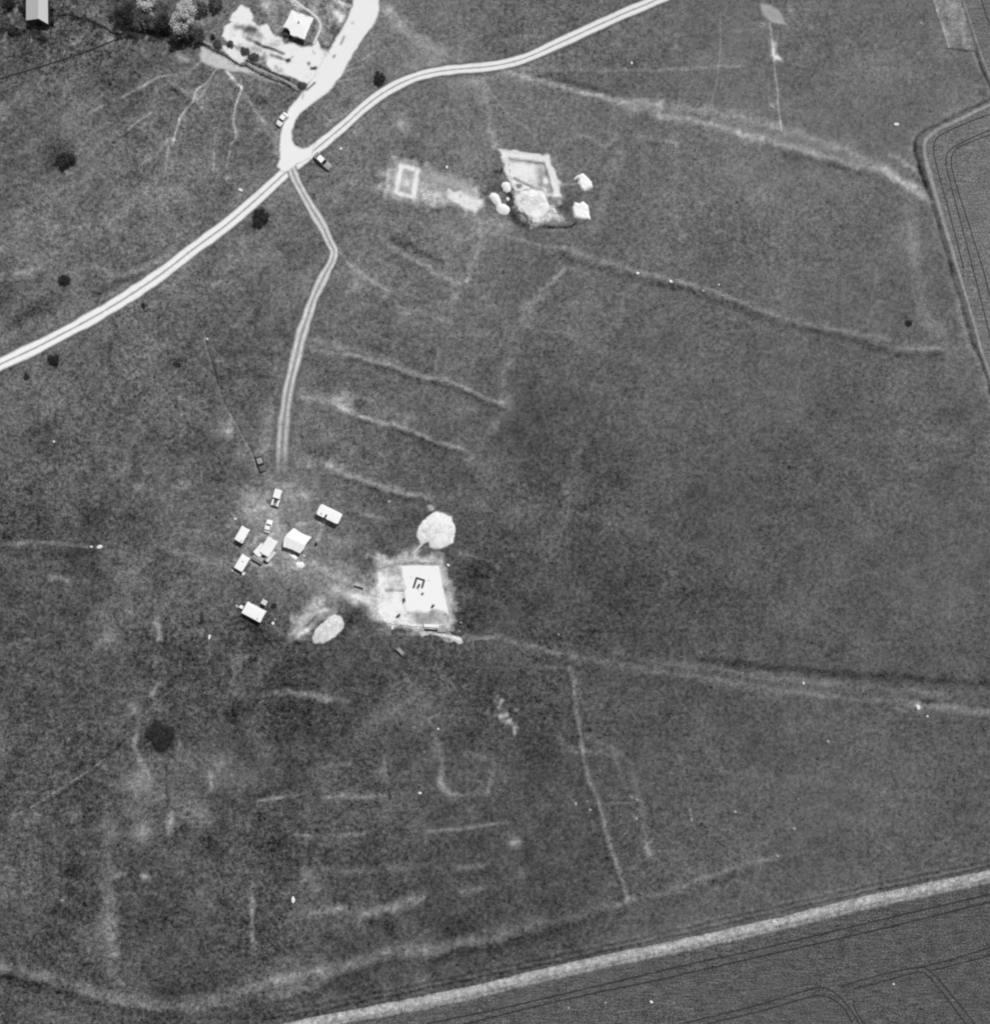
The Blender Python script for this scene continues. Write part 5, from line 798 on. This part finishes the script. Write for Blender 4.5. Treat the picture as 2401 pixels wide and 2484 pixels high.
def caravan(pt, a, L, W, label, H_=2.3, bar=1, door_side=1, vent=((.3, .1),), rad=.35, dark=None, name='caravan', zc=None, wheels=True, grp='white caravans and cabins of the camp'):
    zc = H_ if zc is None else zc; x, y = P(pt[0], pt[1], zc); root = empty(name, (x, y, float(gh(x, y)) + .02), a, label, name.replace('_', ' '), grp); h = L / 2; w = W / 2; b = .45 if wheels else .1
    MB().rings([rrect(-h, h, -w, w, rad, b), rrect(-h, h, -w, w, rad, b + 1.0), rrect(-h * .985, h * .985, -w * .98, w * .98, rad, H_ - .25)]).build('body', MW, root, True)
    rf = MB().rings([rrect(-h * 1.0, h * 1.0, -w * 1.0, w * 1.0, rad, H_ - .25), rrect(-h * .99, h * .99, -w * .98, w * .98, rad, H_ - .12), rrect(-h * .93, h * .93, -w * .9, w * .9, rad * .8, H_ - .03), rrect(-h * .6, h * .6, -w * .5, w * .5, rad * .4, H_)]).build('roof', MW, root)
    for vx, vy in vent: MB().box(vx * L - .16, vx * L + .16, vy * W - .14, vy * W + .14, H_ - .05, H_ + .06).build('roof_vent', MMID, root, bev=.02)
    for s in (-1, 1):
        for t in (-.28, .22): f = MB().box(t * L - .45, t * L + .35, s * (w - .02) - .02, s * (w - .02) + .03, b + .75, b + 1.35).build('window', MPALE, root); MB().box(t * L - .4, t * L + .3, s * (w + .005) - .02, s * (w + .005) + .025, b + .8, b + 1.3).build('pane', MGLASS, f)
    for s in (-1, 1): MB().box(s * (h + .0) - .03, s * (h + .0) + .03, -w * .55, w * .55, b + .8, b + 1.35).build('end_window', MGLASS, root)
    d = MB().box(-.3, .35, door_side * (w + .0) - .03, door_side * (w + .0) + .045, b + .02, b + 1.75).build('door', MPALE, root); MB().box(.22, .28, door_side * (w + .03) - .04, door_side * (w + .03) + .05, b + .85, b + .95).build('handle', MMETAL, d)
    if wheels:
        for s in (-1, 1): wh = MB().wheel(-.1, s * (w - .14), .31, .18).build('wheel', MTYRE, root, True); MB().wheel(-.1, s * (w - .04), .16, .04, .31).build('rim', MMETAL, wh)
        tb = MB().tube([(h, -.4, .4), (h + .8 * bar, 0, .42)], .04, 6).tube([(h, .4, .4), (h + .8 * bar, 0, .42)], .04, 6).build('towbar', MMETAL, root); MB().wheel(h + .6 * bar, 0, .12, .06).build('jockey_wheel', MTYRE, tb)
    if dark: MB().box(dark[0] - .2, dark[0] + .2, dark[1] - .55, dark[1] + .55, H_ - .12, H_ + .05).build('skylight', MDARK, root, bev=.03)
    return root
big = caravan(CP((1332, 450))[0], ang(255, 125), 5.3, 2.55, 'largest caravan, rounded and white with a dark slot in its roof, above the marquee', H_=2.4, rad=.5, dark=(-.45, -.85), door_side=-1, vent=((-.3, -.25),), bar=.6)
caravan(CP((240, 707))[0], ang(-100, 178), 3.4, 2.0, 'small white caravan with a short towbar, upper of two on the left of the camp', vent=((.36, .28),), rad=.15)
caravan(CP((240, 1062))[0], ang(-110, 185), 3.5, 2.05, 'lower of two small white caravans on the left, pale step at its end', vent=((-.1, 0),), rad=.2, bar=.1)
m_ = empty('wooden_step', (*P(*CP((163, 1180))[0], .3), .02), ang(100, 60), 'long pale step lying at the lower end of the lower small caravan', 'step'); MB().box(-1.0, 1.0, -.18, .18, .28, .36).build('tread', MPALE, m_, bev=.01)
for s in (-.8, .8): MB().box(s - .06, s + .06, -.16, .16, 0, .28).build('leg', MDARK, m_)
caravan(CP((385, 1680))[0], ang(245, 130), 4.6, 2.75, 'long white flat roofed cabin, lowest of the camp', H_=2.3, rad=.06, wheels=False, vent=((.3, -.3),), name='cabin')
def hut():
    H_ = 1.9; x, y = P(*CP((520, 1553))[0], H_); root = empty('hut', (x, y, float(gh(x, y))), ang(90, 50), 'little upright hut with a pale lid and black sides, above the long white cabin', 'hut')
    MB().box(-.55, .55, -.5, .5, -.1, H_ - .1).build('wall', MDARK, root); MB().box(-.62, .62, -.56, .56, H_ - .1, H_ - .02).build('roof', MPALE, root, bev=.02)
    d = MB().box(-.3, .3, -.54, -.5, 0, 1.6).build('door', MWALL, root); MB().box(.2, .25, -.57, -.54, .8, .9).build('handle', MMETAL, d)
hut()
MBX = empty('porch', (*P(*CP((235, 1612))[0], .6), .02), ang(245, 130), 'low white box against the upper left end of the long cabin', 'porch'); MB().box(-.35, .35, -.3, .3, 0, .6).build('box', MW, MBX, bev=.03); MB().box(-.39, .39, -.34, .34, .6, .66).build('lid', MW, MBX, bev=.02)

# ---------------------------------------------------------------- tents
def canvas(poly, z_of, base, mat, name, parent, ox, oy, n=26, hem=None):
    """skin over a four cornered plan whose sides are curves; poly: four corner-to-corner curves as point lists"""
    s, e, nn, w = [smooth(c, .15) for c in poly]
    def at(c, t): return np.array([np.interp(t, np.linspace(0, 1, len(c)), c[:, 0]), np.interp(t, np.linspace(0, 1, len(c)), c[:, 1])])
    m = MB(); rows = []
    for i in range(n + 1):
        u = i / n; row = []
        for j in range(n + 1):
            v = j / n
            p = (1 - v) * at(s, u) + v * at(nn, u) + (1 - u) * at(w, v) + u * at(e, v) - ((1 - u) * (1 - v) * at(s, 0) + u * (1 - v) * at(s, 1) + (1 - u) * v * at(nn, 0) + u * v * at(nn, 1))
            row.append((p[0] - ox, p[1] - oy, z_of(u, v)))
        rows.append(row)
    vs = [p for r in rows for p in r]; fs = [(i * (n + 1) + j, (i + 1) * (n + 1) + j, (i + 1) * (n + 1) + j + 1, i * (n + 1) + j + 1) for i in range(n) for j in range(n)]
    o = m.add(vs, fs).build(name, mat, parent, True); md = o.modifiers.new('thick', 'SOLIDIFY'); md.thickness = .03; return o, rows
def marquee():
    z = 2.2; c = lambda *p: [P(q[0], q[1], z) for q in CP(*p)]
    so_ = c((752, 862), (860, 895), (962, 945)); ea = c((962, 945), (1020, 880), (1040, 830), (1112, 738)); no = c((785, 722), (885, 622)); no2 = c((885, 622), (970, 680), (1112, 738))
    nn = c((885, 622), (990, 690), (1112, 738)); we = c((752, 862), (775, 740), (885, 622))
    ox, oy = P(*CP((925, 790))[0], z); root = empty('marquee', (ox, oy, float(gh(ox, oy))), 0, 'big square white marquee with curved canvas edges in the middle of the camp', 'marquee')
    def zf(u, v): return 1.9 + .4 * (1 - abs(2 * v - 1)) ** 1.0 + .12 * math.sin(u * math.pi) * 0 - .12 * math.sin(u * math.pi * 3) ** 2 * (1 - (1 - abs(2 * v - 1)))
    o, rows = canvas([so_, ea, nn, we], zf, 0, MCANVAS, 'roof', root, ox, oy)
    n = len(rows) - 1
    rim = [rows[i][0] for i in range(n + 1)] + [rows[n][j] for j in range(1, n + 1)] + [rows[i][n] for i in range(n - 1, -1, -1)] + [rows[0][j] for j in range(n - 1, 0, -1)]
    MB().rings([[(x * .95, y * .95, 0) for x, y, z_ in rim], [(x * .96, y * .96, z_ - .05) for x, y, z_ in rim]], cap=False).build('wall', MCANVAS, root)
    for q in (rows[0][0], rows[n][0], rows[n][n], rows[0][n]):
        MB().tube([(q[0] * .97, q[1] * .97, 0), (q[0] * .97, q[1] * .97, q[2])], .04, 6).build('pole', MWOOD, root); MB().tube([(q[0], q[1], q[2] - .05), (q[0] * 1.28, q[1] * 1.28, .05)], .012, 4).build('guy_rope', MPALE, root)
marquee()
def ridge_tent(cpt, a, L, W, h, label, m1, m2, ev=1.2, name='tent', door=True, g='tents clustered between the caravans'):
    x, y = P(cpt[0], cpt[1], h * .7); root = empty(name, (x, y, float(gh(x, y))), a, label, 'tent', g); l2, w2 = L / 2, W / 2; n = 12
    for s, mt in ((1, m1), (-1, m2)):
        m = MB(); vs = []
        for i in range(n + 1):
            t = i / n; xx = -l2 + L * t; sag = .08 * math.sin(math.pi * t)
            for k in range(5): q = k / 4; vs.append((xx, s * w2 * q, h + (ev - h) * q - sag * (1 - q) - .07 * math.sin(math.pi * q)))
        m.add(vs, [(i * 5 + k, (i + 1) * 5 + k, (i + 1) * 5 + k + 1, i * 5 + k + 1) for i in range(n) for k in range(4)])
        o = m.build('roof_slope', mt, root, True); o.modifiers.new('thick', 'SOLIDIFY').thickness = .02
        MB().box(-l2 + .04, l2 - .04, s * (w2 - .06) - .01, s * (w2 - .06) + .01, 0, ev).build('side_wall', mt, root)
    for s in (-1, 1):
        xx = s * (l2 - .05); m = MB(); pr = [(-w2 + .08, 0), (w2 - .08, 0), (w2 - .08, ev - .03), (0, h - .14), (-w2 + .08, ev - .03)]
        m.rings([[(xx - .01, y_, z_) for y_, z_ in pr], [(xx + .01, y_, z_) for y_, z_ in pr]]).build('end_wall', m1, root); MB().tube([(s * l2, 0, 0), (s * l2, 0, h + .08)], .03, 6).build('pole', MWOOD, root)
    if door: MB().box(l2 - .035, l2 - .01 + .0, -.35, .35, 0, 1.3).build('door_flap', MDARK, root)
    return root
ridge_tent(CP((572, 860))[0], ang(-130, 210), 3.9, 2.5, 2.1, 'tallest white tent, upper right of the cluster left of the marquee', MCANVAS, MCANVAS, 1.65)
ridge_tent(CP((470, 905))[0], ang(-140, 150), 2.6, 1.9, 1.8, 'white tent on the left of the cluster left of the marquee', MCANVAS, MCANVAS, 1.4)
ridge_tent(CP((442, 1010))[0], ang(120, 70), 2.5, 1.5, 1.5, 'grey tent at the lower left of the cluster', MCANVAS2, MCANVAS2, 1.0)
ridge_tent(CP((590, 975))[0], ang(-120, 140), 2.7, 1.3, 1.7, 'narrow white tent at the lower right of the cluster', MCANVAS, MCANVAS2, 1.0)  # grey second slope paints the tent's unlit side
# ---------------------------------------------------------------- planks, cart
def planks():
    x, y = P(*T7((1060, 280))[0], .8); root = empty('plank_stack', (x, y, float(gh(x, y))), ang(270, 14), 'stack of long pale planks on trestles at the bottom edge of the white trench', 'planks')
    for i in range(4): MB().box(-1.6 + .04 * (i % 2), 1.6 - .05 * ((i + 1) % 2), -.36 + i * .18, -.19 + i * .18, .74, .8 + .01 * (i % 3)).build('plank', MW, root)
    for s in (-1.1, 1.1): t = MB().box(s - .06, s + .06, -.34, .34, .62, .735).build('trestle', MWOOD, root); [MB().tube([(s, q * .3, .68), (s + r * .2, q * .34, 0)], .03, 5).build('leg', MWOOD, t) for q in (-1, 1) for r in (-1, 1)]
    x, y = P(*T7((1060, 355))[0], .2); r2 = empty('plank_shadow_bar', (x, y, float(gh(x, y))), ang(300, 20), 'long dark bar added as the shadow below the pale planks', 'timber'); MB().box(-1.45, 1.45, -.2, .2, 0, .22).build('shadow_bar', MDARK, r2, bev=.03); MB().box(1.5, 3.1, -.42, -.32, 0, .1).build('shadow_strip', MDARK, r2)  # bar and strip added to stand in for the planks' shadow
planks()
def cart():
    x, y = P(*T7((525, 720))[0], .8); root = empty('cart', (x, y, float(gh(x, y))), ang(95, 95), 'small grey two wheeled cart below the white trench', 'cart')
    MB().rings([rrect(-.7, .7, -.38, .38, .05, .45), rrect(-.95, .95, -.5, .5, .06, .95), rrect(-.9, .9, -.45, .45, .05, .95), rrect(-.66, .66, -.34, .34, .05, .55)]).build('tub', MMID, root)
    for s in (-1, 1): wh = MB().wheel(0, s * .56, .36, .12).build('wheel', MTYRE, root, True); MB().wheel(0, s * .63, .18, .03, .36).build('rim', MMETAL, wh); MB().tube([(.7, s * .25, .5), (1.5, s * .3, .7)], .03, 6).build('shaft', MWOOD, root)
    MB().tube([(0, -.55, .36), (0, .55, .36)], .03, 6).build('axle', MMETAL, root)
cart()
def timber(pts, label, w=.2, h=.25, mat=None):
    p = PW(pts); c = np.array(p).mean(0); L = math.dist(p[0], p[-1]); o = MB().box(-L / 2, L / 2, -w, w, 0, h).build('log', mat or MWALL, None, bev=.05); o.location = (c[0], c[1], float(gh(*c)) + .01); o.rotation_euler = (0, 0, math.atan2(p[-1][1] - p[0][1], p[-1][0] - p[0][0])); return tag(o, label, 'timber')
timber(CP((1640, 1350), (1760, 1385)), 'dark log lying on the worn path left of the white trench')

# ---------------------------------------------------------------- people
def skin_mesh(name, joints, bones, mat, parent, lv=2):
    me = bpy.data.meshes.new(name); me.from_pydata([j[0] for j in joints], bones, []); o = link(name, me, mat, parent)
    o.modifiers.new('skin', 'SKIN'); sv = me.skin_vertices[0].data
    for i, j in enumerate(joints): sv[i].radius = j[1] if hasattr(j[1], '__len__') else (j[1], j[1]); sv[i].use_root = (i == 0)
    ss = o.modifiers.new('sub', 'SUBSURF'); ss.levels = lv; ss.render_levels = lv; return o
def person(pt, a, label, bend=0.0, z0=0.0, zc=1.0):
    """bend 0 upright .. 1 doubled over towards +x"""
    x, y = P(pt[0], pt[1], zc); root = empty('person', (x, y, float(gh(x, y)) + z0), a, label, 'person', 'diggers in dark clothes')
    th = bend * 1.35; dx, dz = math.sin(th), math.cos(th); hip = Vector((-.08 * bend * 2, 0, .92 - .1 * bend)); up = lambda t, s=0: tuple(hip + Vector((dx * t, s, dz * t)))
    knee = .48; j = [(tuple(hip), .13), (up(.22), .125), (up(.42), (.16, .12)), (up(.52), .07), (up(.60), .06), (up(.70), .095), (up(.79), .085)]; b = [(0, 1), (1, 2), (2, 3), (3, 4), (4, 5), (5, 6)]
    hands = []
    for s in (-1, 1):
        n = len(j); sh = up(.46, s * .18); el = (sh[0] + .12 * dx + .06, s * .25, sh[2] - .26); ha = (el[0] + .14, s * .22, el[2] - .2)
        j += [(sh, .06), (el, .045), (ha, .03), ((ha[0] + .05, s * .22, ha[2] - .06), .035)]; b += [(2, n), (n, n + 1), (n + 1, n + 2), (n + 2, n + 3)]
        for k in range(4): q = len(j); f = (ha[0] + .09, s * .22 + (k - 1.5) * .022, ha[2] - .1 - .004 * k); j += [(f, .009), ((f[0] + .02, f[1], f[2] - .04 + .006 * abs(k - 1.4)), .007)]; b += [(n + 3, q), (q, q + 1)]
        q = len(j); j += [((ha[0] + .03, s * .185, ha[2] - .07), .01), ((ha[0] + .06, s * .17, ha[2] - .1), .008)]; b += [(n + 3, q), (q, q + 1)]
        q = len(j); j += [((hip.x, s * .1, hip.z - .06), .1), ((hip.x + .06 + .1 * bend, s * .12, knee), .062), ((hip.x, s * .13, .09), .042), ((hip.x + .16, s * .14, .04), .04)]; b += [(0, q), (q, q + 1), (q + 1, q + 2), (q + 2, q + 3)]
    skin_mesh('body', j, b, MSKIN, root, 1)
    ct = [(up(.02), .155), (up(.22), .15), (up(.42), (.185, .15)), (up(.5), .09)]; cb = [(0, 1), (1, 2), (2, 3)]
    for s in (-1, 1): n = len(ct); sh = up(.46, s * .18); el = (sh[0] + .12 * dx + .06, s * .25, sh[2] - .26); ct += [(sh, .08), (el, .062), ((el[0] + .12, s * .225, el[2] - .17), .05)]; cb += [(2, n), (n, n + 1), (n + 1, n + 2)]
    skin_mesh('jacket', ct, cb, MCLOTH, root, 1)
    tr = [(tuple(hip), .15)]; tb = []
    for s in (-1, 1): n = len(tr); tr += [((hip.x, s * .1, hip.z - .08), .115), ((hip.x + .06 + .1 * bend, s * .12, knee), .08), ((hip.x, s * .13, .12), .06)]; tb += [(0, n), (n, n + 1), (n + 1, n + 2)]
    skin_mesh('trousers', tr, tb, MCLOTH, root, 1)
    hd = Vector(up(.72)); m = MB(); m.rings([[tuple(hd + Vector((-.02 + r * math.cos(t), r * .9 * math.sin(t), zz))) for t in np.linspace(0, 6.283, 13)[:-1]] for r, zz in ((.1, -.02), (.118, .04), (.1, .09), (.05, .125), (.01, .135))]).build('hair', MHAIR, root, True)
    f = hd + Vector((.09, 0, -.02)); m = MB()
    for s in (-1, 1): m.tube([tuple(f + Vector((0, s * .032, .02))), tuple(f + Vector((.012, s * .032, .02)))], .009, 6)
    m.build('eyes', MDARK, root); MB().tube([tuple(f + Vector((-.01, 0, .02))), tuple(f + Vector((.03, 0, -.015)))], [.008, .014], 6).build('nose', MSKIN, root); MB().box(f.x - .01, f.x + .006, -.022, .022, f.z - .05, f.z - .042).build('mouth', MDARK, root)
    return root
person(TB((587, 1243))[0], math.radians(-75), 'person in black bent double over the middle of the white trench floor', .8, zc=.8); person(TB((930, 1328))[0], math.radians(60), 'person in dark clothes near the lower right of the white trench', .45)
person(TB((513, 1442))[0], math.radians(30), 'person crouched over near the lower left corner of the white trench', .9, zc=.6); person(CP((1168, 822))[0], math.radians(60), 'person in black standing right of the square marquee', .35)
